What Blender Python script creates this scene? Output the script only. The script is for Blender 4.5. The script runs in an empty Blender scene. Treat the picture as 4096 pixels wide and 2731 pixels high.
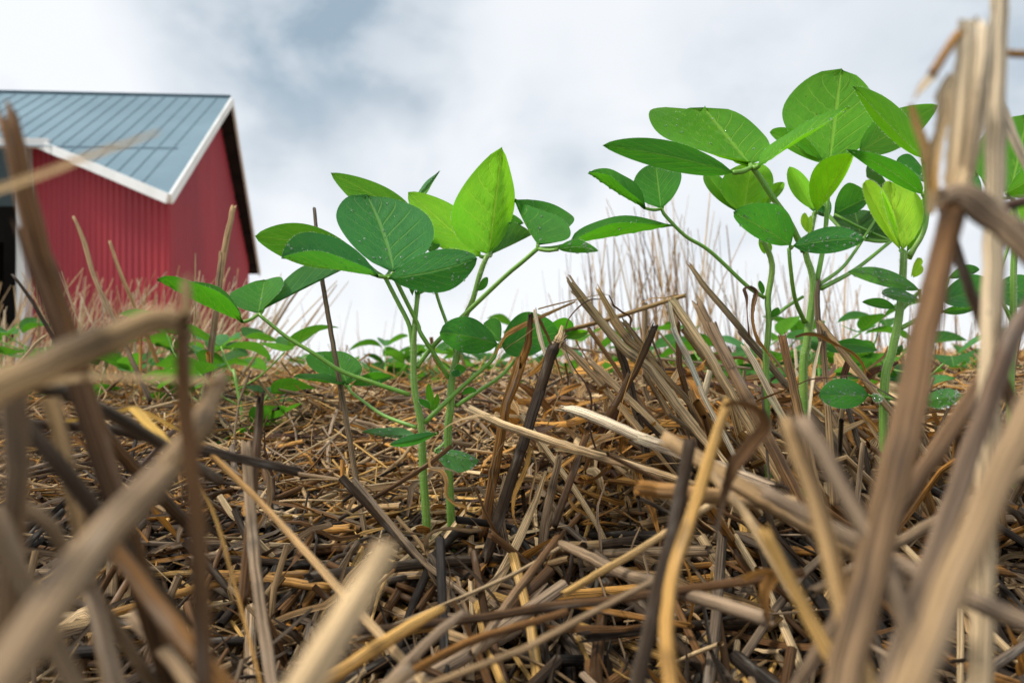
import bpy, math, random
import numpy as np
from mathutils import Vector, Matrix

random.seed(7)
RNG = np.random.default_rng(7)
sc = bpy.context.scene
COL = sc.collection

# ------------------------------------------------------------------ camera
CAM_H, PITCH, ROLL, LENS = 0.10, math.radians(2.05), math.radians(-1.3), 24.0
FPX = LENS / 36.0 * 4096.0
CM = Matrix.Translation((0, 0, CAM_H)) @ Matrix.Rotation(math.radians(90) + PITCH, 4, 'X') @ Matrix.Rotation(ROLL, 4, 'Z')
cd = bpy.data.cameras.new('camera')
cd.lens, cd.sensor_width = LENS, 36.0
cd.clip_start, cd.clip_end = 0.005, 3000
cd.dof.use_dof = True
cd.dof.focus_distance = 0.375
cd.dof.aperture_fstop = 11.5
cam = bpy.data.objects.new('camera', cd)
cam.matrix_world = CM
COL.objects.link(cam)
sc.camera = cam

def ray(px, py):
    v = Vector(((px - 2048) / FPX, -(py - 1365.5) / FPX, -1.0))
    return (CM.to_3x3() @ v)
def P(px, py, d):
    return CM.translation + ray(px, py) * d

# ------------------------------------------------------------------ light
sc.view_settings.view_transform = 'Standard'
sc.view_settings.look = 'None'
sc.view_settings.exposure = 0.2
sc.view_settings.gamma = 1.0
SUN_EL, SUN_AZ = math.radians(54), math.radians(-98)      # azimuth clockwise from +Y
sd = bpy.data.lights.new('sun', 'SUN')
sd.energy, sd.angle, sd.color = 3.2, math.radians(10), (1.0, 0.93, 0.82)
sun = bpy.data.objects.new('sun', sd)
to_sun = Vector((math.sin(SUN_AZ) * math.cos(SUN_EL), math.cos(SUN_AZ) * math.cos(SUN_EL), math.sin(SUN_EL)))
sun.rotation_euler = to_sun.to_track_quat('Z', 'Y').to_euler()
COL.objects.link(sun)

class NT:
    """tiny node helper: n(type, inputs..., attrs) returns the node's first output unless out is given"""
    def __init__(self, tree):
        self.t = tree
        tree.nodes.clear()
    def node(self, typ, ins=None, **attrs):
        n = self.t.nodes.new(typ)
        for k, v in attrs.items():
            setattr(n, k, v)
        for k, v in (ins or {}).items():
            s = n.inputs[k]
            if hasattr(v, 'is_output') or isinstance(v, bpy.types.NodeSocket):
                self.t.links.new(v, s)
            else:
                s.default_value = v
        return n
    def math(self, op, a, b=0.0, c=0.0, clamp=False):
        return self.node('ShaderNodeMath', {0: a, 1: b, 2: c}, operation=op, use_clamp=clamp).outputs[0]
    def mix(self, f, a, b, blend='MIX'):
        n = self.node('ShaderNodeMix', None, data_type='RGBA', blend_type=blend)
        for i, v in ((0, f), (6, a), (7, b)):
            if isinstance(v, bpy.types.NodeSocket):
                self.t.links.new(v, n.inputs[i])
            else:
                n.inputs[i].default_value = v if i == 0 or len(v) == 4 else (*v, 1)
        return n.outputs[2]
    def smooth(self, x, a, b):
        n = self.node('ShaderNodeMapRange', {0: x, 1: a, 2: b, 3: 0.0, 4: 1.0}, interpolation_type='SMOOTHSTEP')
        return n.outputs[0]
    def attr(self, name):
        return self.node('ShaderNodeAttribute', attribute_name=name)
    def noise(self, vec, scale, detail=3.0, rough=0.5, dist=0.0):
        return self.node('ShaderNodeTexNoise', {'Vector': vec, 'Scale': scale, 'Detail': detail, 'Roughness': rough, 'Distortion': dist}).outputs[0]
    def vmul(self, v, s):
        return self.node('ShaderNodeVectorMath', {0: v, 1: s}, operation='MULTIPLY').outputs[0]

world = bpy.data.worlds.new('World')
sc.world = world
world.use_nodes = True
w = NT(world.node_tree)
sky = w.node('ShaderNodeTexSky', sky_type='NISHITA', sun_disc=False, sun_elevation=SUN_EL, sun_rotation=SUN_AZ)
tc = w.node('ShaderNodeTexCoord').outputs['Generated']
wob = w.node('ShaderNodeTexNoise', {'Vector': tc, 'Scale': 2.6, 'Detail': 4.0, 'Roughness': 0.55})
off = w.node('ShaderNodeVectorMath', {0: wob.outputs['Color'], 1: (0.5, 0.5, 0.5)}, operation='SUBTRACT').outputs[0]
off = w.vmul(off, (0.42, 0.42, 0.42))
dirn = w.node('ShaderNodeVectorMath', {0: tc, 1: off}, operation='ADD').outputs[0]
dirn = w.node('ShaderNodeVectorMath', {0: dirn}, operation='NORMALIZE').outputs[0]
dark = None
for fx, fy, r0, r1, amt in ((740, 40, 0.0, 0.17, .88), (690, 300, .0, .09, .40), (880, 170, .0, .09, .62), (2280, 100, 0.0, 0.22, 0.6), (1800, 100, .0, .16, .30),
                            (1000, 470, .0, .10, .28), (640, 480, .0, .08, .25), (1230, 330, .0, .07, .30), (1560, 470, .0, .12, .18)):
    dv = ray(fx / 0.57422, fy / 0.57422).normalized()
    dist = w.node('ShaderNodeVectorMath', {0: dirn, 1: tuple(dv)}, operation='DISTANCE').outputs['Value']
    m = w.math('MULTIPLY', w.math('SUBTRACT', 1.0, w.smooth(dist, r0, r1 * 1.6)), amt)
    dark = m if dark is None else w.math('MAXIMUM', dark, m)
n1 = w.noise(w.vmul(tc, (1.0, 1.0, 1.7)), 4.2, 6.0, 0.5, 0.3)
n2 = w.noise(tc, 1.6, 3.0, 0.5)
n3 = w.noise(w.vmul(tc, (1.0, 1.0, 1.5)), 6.0, 6.0, .5, .15)
dark = w.math('MULTIPLY', dark, w.math('ADD', .70, w.math('MULTIPLY', w.smooth(n3, .38, .62), .55)), clamp=True)
patch = w.math('ADD', w.math('MULTIPLY', w.smooth(n1, 0.50, 0.75), 0.20), w.math('MULTIPLY', w.smooth(n2, .55, .75), .10))
dark = w.math('ADD', dark, patch, clamp=True)
cloud = w.mix(dark, (8.8, 9.0, 9.3), (3.2, 4.15, 5.0))
skyc = w.mix(0.93, sky.outputs[0], cloud)
bg = w.node('ShaderNodeBackground', {'Color': skyc, 'Strength': 0.1})
w.node('ShaderNodeOutputWorld', {'Surface': bg.outputs[0]})

# ------------------------------------------------------------------ crops: where a pixel of the photograph lies
CROPS = {'F': (0, 0, .57422), 'C1': (0, 300, 1.3067), 'C2': (900, 500, 1.96), 'C3': (1300, 1200, 1.425), 'C4': (2300, 200, 1.2064),
         'C5': (3200, 0, 1.1205), 'C6': (0, 1100, .9615), 'C7': (1200, 1800, 1.68), 'C8': (2500, 1500, 1.2738), 'D1': (1900, 550, 2.8),
         'D2': (1150, 1200, 1.8667), 'D3': (2000, 1050, 1.96), 'D4': (3300, 300, 1.9598), 'D5': (3200, 950, 2.0904), 'D6': (0, 1150, 1.8092)}
def S(c, pt):
    x0, y0, s = CROPS[c]
    return (x0 + pt[0] / s, y0 + pt[1] / s)
def at(c, pt, d):
    return P(*S(c, pt), d)

# ------------------------------------------------------------------ mesh builder
class MB:
    def __init__(self):
        self.v, self.f, self.c, self.s, self.m = [], [], [], [], []
    def add(self, verts, faces, col=(1, 1, 1), scv=None, mat=0):
        o = len(self.v)
        self.v.extend([tuple(p) for p in verts])
        self.f.extend([tuple(i + o for i in f) for f in faces])
        self.c.extend([col] * len(verts) if not isinstance(col, list) else col)
        self.s.extend(scv if scv is not None else [(0, 0, 0)] * len(verts))
        self.m.extend([mat] * len(faces))
    def build(self, name, mats, parent=None, smooth=True, origin=None):
        v = np.array(self.v, dtype=float)
        if origin is not None:
            v = v - np.array(origin)
        me = bpy.data.meshes.new(name)
        me.from_pydata(v.tolist(), [], self.f)
        if not isinstance(mats, (list, tuple)):
            mats = [mats]
        for m in mats:
            me.materials.append(m)
        fill(me, np.array(self.c), np.array(self.s), smooth)
        me.polygons.foreach_set('material_index', self.m)
        ob = bpy.data.objects.new(name, me)
        COL.objects.link(ob)
        if origin is not None and parent is None:
            ob.location = origin
        if parent is not None:
            ob.parent = parent
        return ob
def fill(me, c, s, smooth=True):
    a = me.attributes.new('col', 'FLOAT_COLOR', 'POINT')
    a.data.foreach_set('color', np.concatenate([c, np.ones((len(c), 1))], 1).astype(np.float32).ravel())
    a = me.attributes.new('sc', 'FLOAT_VECTOR', 'POINT')
    a.data.foreach_set('vector', s.astype(np.float32).ravel())
    me.polygons.foreach_set('use_smooth', [smooth] * len(me.polygons))

def tag(o, label=None, cat=None, group=None, kind=None):
    for k, v in (('label', label), ('category', cat), ('group', group), ('kind', kind)):
        if v:
            o[k] = v
    return o
def empty(name, loc):
    o = bpy.data.objects.new(name, None)
    o.location = loc
    o.empty_display_size = .02
    COL.objects.link(o)
    return o

def spline(pts, n):
    """Catmull-Rom through pts, n samples"""
    p = np.array([tuple(q) for q in pts], float)
    if len(p) == 2:
        t = np.linspace(0, 1, n)[:, None]
        return p[0] * (1 - t) + p[1] * t
    d = np.r_[0, np.cumsum(np.linalg.norm(np.diff(p, axis=0), axis=1))]
    t = np.linspace(0, d[-1], n)
    ext = np.vstack([2 * p[0] - p[1], p, 2 * p[-1] - p[-2]])
    out = np.zeros((n, 3))
    for k, tt in enumerate(t):
        i = min(max(np.searchsorted(d, tt, side='right') - 1, 0), len(p) - 2)
        u = (tt - d[i]) / max(d[i + 1] - d[i], 1e-9)
        a, b, c, e = ext[i], ext[i + 1], ext[i + 2], ext[i + 3]
        out[k] = .5 * (2 * b + (c - a) * u + (2 * a - 5 * b + 4 * c - e) * u * u + (3 * b - a - 3 * c + e) * u ** 3)
    return out
def lerp_list(vals, n):
    return np.interp(np.linspace(0, 1, n), np.linspace(0, 1, len(vals)), vals)

def frames(p):
    t = np.gradient(p, axis=0)
    t /= np.linalg.norm(t, axis=1)[:, None] + 1e-12
    ref = np.array([0.3, 0.2, 1.0]) if abs(t[0][2]) < .8 else np.array([1.0, 0.2, 0.1])
    n = np.zeros_like(p)
    a = ref - t[0] * ref.dot(t[0])
    n[0] = a / np.linalg.norm(a)
    for i in range(1, len(p)):
        a = n[i - 1] - t[i] * n[i - 1].dot(t[i])
        n[i] = a / (np.linalg.norm(a) + 1e-12)
    return t, n, np.cross(t, n)

def tube(mb, p, r, col, K=10, open_ends=(False, False), jag=0.0, flat=1.0, seed=None, mat=0, close=True):
    """straw, stem or petiole along p with radius r per sample; open ends are hollow with torn rims"""
    seed = random.random() * 50 if seed is None else seed
    n = len(p)
    t, a, b = frames(p)
    al = np.r_[0, np.cumsum(np.linalg.norm(np.diff(p, axis=0), axis=1))] * 100
    verts, cols, scs, faces = [], [], [], []
    ang = np.arange(K) / K * 2 * math.pi
    ridge = [1 + random.uniform(-.09, .05) for k in range(K)]
    jit = [[random.gauss(0, 1) * jag if ((i == 0 and open_ends[0]) or (i == n - 1 and open_ends[1])) else 0 for k in range(K)] for i in range(n)]
    for i in range(n):
        ci = col[i] if isinstance(col, (list, np.ndarray)) and not np.isscalar(col[0]) else col
        for k in range(K):
            v = p[i] + r[i] * (ridge[k] + random.uniform(-.03, .03)) * (a[i] * math.cos(ang[k]) + b[i] * math.sin(ang[k]) * flat) + t[i] * jit[i][k] * r[i]
            verts.append(v)
            cols.append(tuple(ci))
            scs.append((math.cos(ang[k]) + seed, math.sin(ang[k]) + seed * 1.7, al[i]))
    for i in range(n - 1):
        for k in range(K):
            k2 = (k + 1) % K
            faces.append((i * K + k, i * K + k2, (i + 1) * K + k2, (i + 1) * K + k))
    for e, i, s in ((0, 0, 1), (1, n - 1, -1)):
        if open_ends[e]:
            o = len(verts)
            dpt = 2.2 * r[i]
            for q, (sh, rr) in enumerate(((0, .72), (dpt, .66))):
                for k in range(K):
                    v = p[i] + rr * r[i] * (a[i] * math.cos(ang[k]) + b[i] * math.sin(ang[k]) * flat) + t[i] * (jit[i][k] * r[i] + s * sh)
                    verts.append(v)
                    cols.append(tuple(np.array(cols[i * K]) * (1.1 if q == 0 else .35)))
                    scs.append((math.cos(ang[k]) + seed + 9, math.sin(ang[k]) + seed, al[i]))
            for k in range(K):
                k2 = (k + 1) % K
                q1 = (i * K + k, o + k, o + k2, i * K + k2)
                q2 = (o + k, o + K + k, o + K + k2, o + k2)
                faces += [q1 if e == 0 else q1[::-1], q2 if e == 0 else q2[::-1]]
            f = tuple(o + K + k for k in range(K))
            faces.append(f if e == 1 else f[::-1])
        elif close:
            f = tuple(i * K + k for k in range(K))
            faces.append(f[::-1] if e == 0 else f)
    mb.add(verts, faces, cols, scs, mat)

def ribbon(mb, p, wd, col, twist=(0, 0), fold=.35, seed=None, curl=0.0):
    """dry blade: five points across, folded along the midrib, edges a little ragged"""
    seed = random.random() * 50 if seed is None else seed
    n = len(p)
    t, a, b = frames(p)
    al = np.r_[0, np.cumsum(np.linalg.norm(np.diff(p, axis=0), axis=1))] * 100
    verts, cols, scs, faces = [], [], [], []
    for i in range(n):
        th = twist[0] + (twist[1] - twist[0]) * i / (n - 1)
        sx = a[i] * math.cos(th) + b[i] * math.sin(th)
        nx = np.cross(t[i], sx)
        ci = col[i] if isinstance(col, (list, np.ndarray)) and not np.isscalar(col[0]) else col
        for k in range(5):
            u = (k - 2) / 2
            rag = 1 + (random.gauss(0, .08) if k in (0, 4) else 0)
            verts.append(p[i] + sx * u * wd[i] * rag + nx * abs(u) ** (1.0 + curl) * wd[i] * fold)
            cols.append(tuple(np.array(ci) * (1.0 if k != 2 else 1.15)))
            scs.append((u * 1.0 + seed, seed * 1.3, al[i]))
    for i in range(n - 1):
        for k in range(4):
            faces.append((i * 5 + k, i * 5 + k + 1, (i + 1) * 5 + k + 1, (i + 1) * 5 + k))
    mb.add(verts, faces, cols, scs)

def boxb(mb, A, B, wdir, wd, th, col=(1, 1, 1), mat=0):
    """board from A to B, width wd along wdir, thickness th"""
    A, B, wdir = Vector(A), Vector(B), Vector(wdir)
    t = (B - A).normalized()
    u = (wdir - t * wdir.dot(t)).normalized()
    n = t.cross(u)
    vs = []
    for q in (A, B):
        for su, sn in ((-1, -1), (1, -1), (1, 1), (-1, 1)):
            vs.append(q + u * (su * wd / 2) + n * (sn * th / 2))
    fs = [(0, 1, 2, 3), (7, 6, 5, 4)] + [(i, i + 4, (i + 1) % 4 + 4, (i + 1) % 4) for i in range(4)]
    mb.add(vs, fs, col, [(v.x, v.y, v.z) for v in vs], mat)

# ------------------------------------------------------------------ materials
def new_mat(name):
    m = bpy.data.materials.new(name)
    m.use_nodes = True
    return m, NT(m.node_tree)
def finish(n, shader):
    n.node('ShaderNodeOutputMaterial', {'Surface': shader})

def straw_material(name, transl=0.0):
    m, n = new_mat(name)
    col = n.attr('col').outputs['Color']
    s = n.attr('sc').outputs['Vector']
    fib = n.noise(n.vmul(s, (5.5, 5.5, .22)), 1.0, 3.0, .6)
    blot = n.noise(n.vmul(s, (.5, .5, .42)), 1.0, 4.0, .6)
    spot = n.noise(n.vmul(s, (2.2, 2.2, 3.2)), 1.0, 2.0, .5)
    k = n.math('ADD', n.math('MULTIPLY', n.smooth(fib, .32, .66), 1.45), .22)
    c = n.mix(1.0, col, n.node('ShaderNodeCombineXYZ', {0: k, 1: k, 2: k}).outputs[0], 'MULTIPLY')
    c = n.mix(n.math('MULTIPLY', n.smooth(blot, .52, .74), .62), c, n.mix(.85, col, (.035, .028, .026)))
    c = n.mix(n.math('MULTIPLY', n.smooth(blot, .46, .25), .30), c, (.46, .42, .36))
    c = n.mix(n.math('MULTIPLY', n.smooth(spot, .69, .76), .55), c, (.03, .02, .015))
    b = n.node('ShaderNodeBump', {'Strength': .9, 'Distance': .0007, 'Height': fib}).outputs[0]
    p = n.node('ShaderNodeBsdfPrincipled', {'Base Color': c, 'Roughness': .55, 'Normal': b, 'Specular IOR Level': .2})
    out = p.outputs[0]
    if transl:
        tr = n.node('ShaderNodeBsdfTranslucent', {'Color': c})
        out = n.node('ShaderNodeMixShader', {0: transl, 1: out, 2: tr.outputs[0]}).outputs[0]
    finish(n, out)
    return m
M_straw = straw_material('straw')
M_blade = straw_material('dry_blade', .28)

def leaf_material():
    m, n = new_mat('soy_leaf')
    col = n.attr('col').outputs['Color']
    s = n.attr('sc').outputs['Vector']
    sp = n.node('ShaderNodeSeparateXYZ', {0: s})
    u, v = sp.outputs[0], sp.outputs[1]
    au = n.math('ABSOLUTE', u)
    mid = n.math('SUBTRACT', 1.0, n.smooth(au, .014, .060))
    side = n.math('MULTIPLY', n.math('SIGN', u), .22)
    tt = n.math('ADD', n.math('SUBTRACT', n.math('MULTIPLY', v, 6.5), n.math('MULTIPLY', n.math('POWER', au, .85), 2.3)), side)
    fr = n.math('ABSOLUTE', n.math('SUBTRACT', n.math('FRACT', n.math('ADD', tt, 10.0)), .5))
    lat = n.smooth(fr, .425, .485)
    lat = n.math('MULTIPLY', lat, n.math('SUBTRACT', 1.0, n.smooth(au, .5, 1.0)))
    wv = n.vmul(s, (13.0, 17.0, 1.0))
    net = n.node('ShaderNodeTexVoronoi', {'Vector': wv, 'Scale': 1.0, 'Randomness': .9}, feature='DISTANCE_TO_EDGE').outputs['Distance']
    netm = n.math('SUBTRACT', 1.0, n.smooth(net, .0, .13))
    vein = n.math('MAXIMUM', n.math('MAXIMUM', mid, n.math('MULTIPLY', lat, .75)), n.math('MULTIPLY', netm, .13))
    mot = n.noise(n.vmul(s, (2.5, 3.0, 1.0)), 1.0, 4.0, .6)
    fleck = n.noise(n.vmul(s, (24, 20, 1.0)), 1.0, 3.0, .6)
    fm = n.math('MULTIPLY', n.smooth(fleck, .60, .70), n.math('SUBTRACT', 1.0, n.smooth(au, .05, .65)))
    spot = n.smooth(n.noise(n.vmul(s, (17, 15, 1.0)), 1.0, 1.0, .5), .765, .80)
    hi = n.mix(.30, n.mix(1.0, col, (2.8, 1.9, 1.4), 'MULTIPLY'), (.36, .52, .14))
    c = n.mix(n.math('MULTIPLY', n.smooth(mot, .3, .75), .45), col, n.mix(1.0, col, (1.7, 1.45, 1.1), 'MULTIPLY'))
    c = n.mix(n.math('MULTIPLY', vein, .8), c, hi)
    c = n.mix(n.math('MULTIPLY', fm, .5), c, hi)
    c = n.mix(n.math('MULTIPLY', spot, .6), c, (.10, .06, .02))
    h = n.math('ADD', n.math('MULTIPLY', vein, -1.0), n.math('MULTIPLY', mot, .8))
    b = n.node('ShaderNodeBump', {'Strength': .55, 'Distance': .0007, 'Height': h}).outputs[0]
    p = n.node('ShaderNodeBsdfPrincipled', {'Base Color': c, 'Roughness': .55, 'Normal': b, 'Specular IOR Level': .14})
    tcx = n.mix(1.0, c, (1.6, 1.42, .38), 'MULTIPLY')
    tcx = n.mix(n.math('MULTIPLY', vein, .8), tcx, n.mix(1.0, tcx, (.30, .42, .40), 'MULTIPLY'))
    tr = n.node('ShaderNodeBsdfTranslucent', {'Color': tcx, 'Normal': b})
    mx = n.node('ShaderNodeMixShader', {0: .50, 1: p.outputs[0], 2: tr.outputs[0]})
    finish(n, mx.outputs[0])
    return m
M_leaf = leaf_material()

def simple(name, rough=.5, spec=.4, transl=0, metal=0.0, attr='col', color=None, noise=None):
    m, n = new_mat(name)
    c = n.attr(attr).outputs['Color'] if color is None else (*color, 1)
    if noise:
        geo = n.node('ShaderNodeTexCoord').outputs['Object']
        f = n.noise(n.vmul(geo, noise[1]), 1.0, 5.0, .6)
        base = c if color is None else n.mix(0.0, color, color)
        c = n.mix(n.smooth(f, .3, .75), base, n.mix(1.0, base, noise[0], 'MULTIPLY'))
    p = n.node('ShaderNodeBsdfPrincipled', {'Base Color': c, 'Roughness': rough, 'Specular IOR Level': spec, 'Metallic': metal})
    out = p.outputs[0]
    if transl:
        tr = n.node('ShaderNodeBsdfTranslucent', {'Color': c})
        out = n.node('ShaderNodeMixShader', {0: transl, 1: out, 2: tr.outputs[0]}).outputs[0]
    finish(n, out)
    return m
def stem_material():
    m, n = new_mat('soy_stem')
    col = n.attr('col').outputs['Color']
    s = n.attr('sc').outputs['Vector']
    f = n.noise(n.vmul(s, (3.0, 3.0, .3)), 1.0, 3.0, .6)
    g = n.noise(n.vmul(s, (.4, .4, .6)), 1.0, 3.0, .6)
    k = n.math('ADD', n.math('MULTIPLY', n.smooth(f, .3, .7), .55), .65)
    c = n.mix(1.0, col, n.node('ShaderNodeCombineXYZ', {0: k, 1: k, 2: k}).outputs[0], 'MULTIPLY')
    c = n.mix(n.math('MULTIPLY', n.smooth(g, .5, .75), .4), c, (.30, .36, .07))
    b = n.node('ShaderNodeBump', {'Strength': .4, 'Distance': .0004, 'Height': f}).outputs[0]
    p = n.node('ShaderNodeBsdfPrincipled', {'Base Color': c, 'Roughness': .42, 'Normal': b, 'Subsurface Weight': .25,
                                            'Subsurface Radius': (.004, .006, .001), 'Subsurface Scale': .4})
    finish(n, p.outputs[0])
    return m
M_stem = stem_material()
M_hair = simple('plant_hair', .5, .3, .5, color=(.9, .93, .8))
def dew_material():
    m, n = new_mat('dew')
    p = n.node('ShaderNodeBsdfPrincipled', {'Base Color': (.97, 1, 1, 1), 'Roughness': .0, 'Transmission Weight': .9, 'IOR': 1.33, 'Specular IOR Level': .9})
    finish(n, p.outputs[0])
    return m
M_dew = dew_material()
M_red = simple('red_steel', .55, .25, color=(.36, .034, .046), noise=((.66, .7, .8), (.5, .5, .10)))
M_white = simple('white_trim', .55, .4, color=(.72, .74, .74), noise=((.82, .82, .8), (1.5, 1.5, .5)))
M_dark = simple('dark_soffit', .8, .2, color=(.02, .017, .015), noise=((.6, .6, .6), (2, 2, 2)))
M_roof = simple('roof_steel', .8, .06, color=(.155, .235, .285), noise=((1.25, 1.22, 1.2), (.55, .55, .55)))
M_pale = simple('roof_pale', .5, .3, color=(.12, .20, .255), noise=((.9, .9, .9), (1, 1, 1)))

# ------------------------------------------------------------------ ground
def ground_material():
    m, n = new_mat('field_soil')
    g = n.node('ShaderNodeTexCoord').outputs['Object']
    a = n.noise(g, 60.0, 6.0, .65)
    b2 = n.noise(g, 3.0, 4.0, .6)
    y = n.node('ShaderNodeSeparateXYZ', {0: g}).outputs[1]
    far = n.smooth(y, .9, 3.0)
    soil = n.mix(n.smooth(a, .35, .7), (.006, .004, .003), (.022, .014, .009))
    straw = n.mix(n.smooth(a, .3, .7), (.22, .14, .07), (.42, .31, .18))
    straw = n.mix(n.math('MULTIPLY', n.smooth(b2, .5, .7), .55), straw, (.07, .13, .03))
    c = n.mix(far, soil, straw)
    bmp = n.node('ShaderNodeBump', {'Strength': .8, 'Distance': .006, 'Height': a}).outputs[0]
    p = n.node('ShaderNodeBsdfPrincipled', {'Base Color': c, 'Roughness': .9, 'Normal': bmp, 'Specular IOR Level': .2})
    finish(n, p.outputs[0])
    return m
def rise(y):
    t = np.clip((np.asarray(y, float) - .37) / .33, 0, 1)
    return .052 * t * t * (3 - 2 * t) + .026 * np.clip((np.asarray(y, float) - .65) / .9, 0, 1) - .042 * np.clip((.345 - y) / .10, 0, 1)
def gz(x, y):
    return float(rise(y)) * .8 - .010 - .024 * min(1, max(0, (.36 - y) / .08)) + .006 * math.sin(x * 21 + 1) * math.sin(y * 17 + .4) + .004 * math.sin(x * 47) * math.cos(y * 39)
gm = MB()
ys = np.r_[np.linspace(-.6, 2.4, 76), np.geomspace(2.6, 1500, 26)]
xs = np.linspace(-1, 1, 81)
vs, fs = [], []
for y in ys:
    hw = 1.4 + abs(y) * 1.4
    for x in xs:
        vs.append((x * hw, y, gz(x * hw, y) if y < 6 else .03))
nx = len(xs)
for j in range(len(ys) - 1):
    for i in range(nx - 1):
        fs.append((j * nx + i, j * nx + i + 1, (j + 1) * nx + i + 1, (j + 1) * nx + i))
gm.add(vs, fs)
ground = gm.build('ground', ground_material())
tag(ground, kind='structure', label='dark soil of the field under the straw')

# ------------------------------------------------------------------ barn
def ray_at_z(pt, z):
    r = ray(*S('C1', pt))
    k = (z - CAM_H) / r.z
    return CM.translation + r * k
HE = 3.2
E = ray_at_z((880, 622), HE)
Fp = ray_at_z((1352, 1025), HE)
mid = (E + Fp) / 2
gdir = Vector((Fp.x - E.x, Fp.y - E.y, 0)).normalized()
rdir = Vector((-gdir.y, gdir.x, 0))
if rdir.x > 0:
    rdir = -rdir
rdir = Matrix.Rotation(math.radians(-5.0), 3, 'Z') @ rdir        # the end wall is not quite square to the ridge
ra = ray(*S('C1', (1205, 118)))
# apex: where the sight line meets the vertical plane through the ridge
kk = ((mid - CM.translation).dot(gdir)) / Vector((ra.x, ra.y, 0)).dot(gdir)
A = CM.translation + ra * kk
A = Vector((A.x, A.y, A.z))
# the gable end line passes through A; slide E and Fp onto the same rake plane
half = (mid - E).length
slope_near = (A.z - HE) / (Vector((A.x - E.x, A.y - E.y, 0)).dot(gdir))
nroof = (E - A).cross(rdir).normalized()
if nroof.z < 0:
    nroof = -nroof
def on_roof(pt):
    r = ray(*S('C1', pt))
    k = (A - CM.translation).dot(nroof) / r.dot(nroof)
    return CM.translation + r * k
def roof_z(x, y):
    return A.z - (nroof.x * (x - A.x) + nroof.y * (y - A.y)) / nroof.z
K = on_roof((205, 340))
LEN = 9.0
KL = K + rdir * LEN
AL = A + rdir * LEN
barn = empty('barn', (E.x, E.y, 0))
tag(barn, 'red corrugated steel barn with grey metal roof and white trim', 'barn')
BO = barn.location.copy()
def bb(mb, name, mat, smooth=False):
    return mb.build(name, mat, barn, smooth, origin=BO)
TH = .07
def slab(mb, pts, nrm, th):
    n = len(pts)
    vs = [p for p in pts] + [p - nrm * th for p in pts]
    fs = [tuple(range(n)), tuple(range(2 * n - 1, n - 1, -1))] + [(i, n + i, n + (i + 1) % n, (i + 1) % n) for i in range(n)]
    c = sum((Vector(p) for p in pts), Vector()) / n
    if (Vector(pts[1]) - Vector(pts[0])).cross(Vector(pts[2]) - Vector(pts[1])).dot(nrm) < 0:
        fs = [f[::-1] for f in fs]
    mb.add(vs, fs, (1, 1, 1), [tuple(v) for v in vs])
roof = MB()
slab(roof, [A, E, K, KL, AL], nroof, TH)
nfar = (Fp - A).cross(rdir).normalized()
if nfar.z < 0:
    nfar = -nfar
slab(roof, [A, AL, Fp + rdir * LEN, Fp], nfar, TH)
down = (E - A) - rdir * (E - A).dot(rdir)
slopelen = down.length
down.normalize()
side_off = (E - A).dot(rdir)
# raised seams running from ridge to eave
def bottom_s(t):
    """how far down the slope the sheet reaches at distance t along the ridge from A"""
    te, se = (E - A).dot(rdir), (E - A).dot(down)
    tk, sk = (K - A).dot(rdir), (K - A).dot(down)
    if t <= te:
        return se * max(t, 0.01) / te if te > 0.02 else se
    if t >= tk:
        return sk
    return se + (sk - se) * (t - te) / (tk - te)
t = .30
while t < LEN - .3:
    s1 = bottom_s(t)
    a0 = A + rdir * t + down * .12 + nroof * .012
    b0 = A + rdir * t + down * (s1 - .03) + nroof * .012
    if s1 > .4:
        boxb(roof, a0, b0, rdir, .03, .007)
    t += .30
sl = (on_roof((860, 384)) - A).dot(down)
boxb(roof, A + rdir * .2 + down * sl + nroof * .018, A + rdir * LEN * .9 + down * sl + nroof * .018, down, .04, .012)
bb(roof, 'roof', M_roof)
cap = MB()
boxb(cap, A + Vector((0, 0, .03)), AL + Vector((0, 0, .03)), gdir, .12, .02)
bb(cap, 'ridge_cap', M_roof)
FW = .17
for nm, p0, p1 in (('rake_trim', A, E), ('rake_trim', A, Fp), ('eave_fascia', E, K), ('eave_fascia', K, KL)):
    tr = MB()
    dz = Vector((0, 0, -FW / 2 - .005))
    outw = -rdir if nm == 'rake_trim' else -gdir
    dd = (p1 - p0).normalized()
    boxb(tr, p0 + dz + outw * .035, p1 + dz + outw * .035, Vector((0, 0, 1)), FW, .05)
    bb(tr, nm, M_white)
gut = MB()
boxb(gut, K + Vector((0, 0, -.10)) - gdir * .12 - rdir * .25, KL + Vector((0, 0, -.10)) - gdir * .12, Vector((0, 0, 1)), .16, .13)
bb(gut, 'gutter', M_white)
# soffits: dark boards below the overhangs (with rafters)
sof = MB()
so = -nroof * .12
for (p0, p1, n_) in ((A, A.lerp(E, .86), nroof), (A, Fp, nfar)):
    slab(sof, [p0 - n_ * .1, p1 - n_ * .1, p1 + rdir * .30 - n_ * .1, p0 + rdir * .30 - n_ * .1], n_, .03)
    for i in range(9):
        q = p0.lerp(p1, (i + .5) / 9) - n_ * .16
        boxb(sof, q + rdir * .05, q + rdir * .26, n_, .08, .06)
slab(sof, [A - nroof * .085, K - nroof * .085, KL - nroof * .085, AL - nroof * .085], nroof, .02)  # dark sheet added under the roof, its colour imitating shade in the bay
bb(sof, 'soffit_and_dark_ceiling', M_dark)
# walls
ek = Vector((K.x - E.x, K.y - E.y, 0)).normalized()
nw = Vector((-ek.y, ek.x, 0))
if nw.dot(gdir) < 0:
    nw = -nw
Gp = Vector((E.x, E.y, 0)) + rdir * .24
Wp = Vector((E.x, E.y, 0)) + nw * .55
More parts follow.
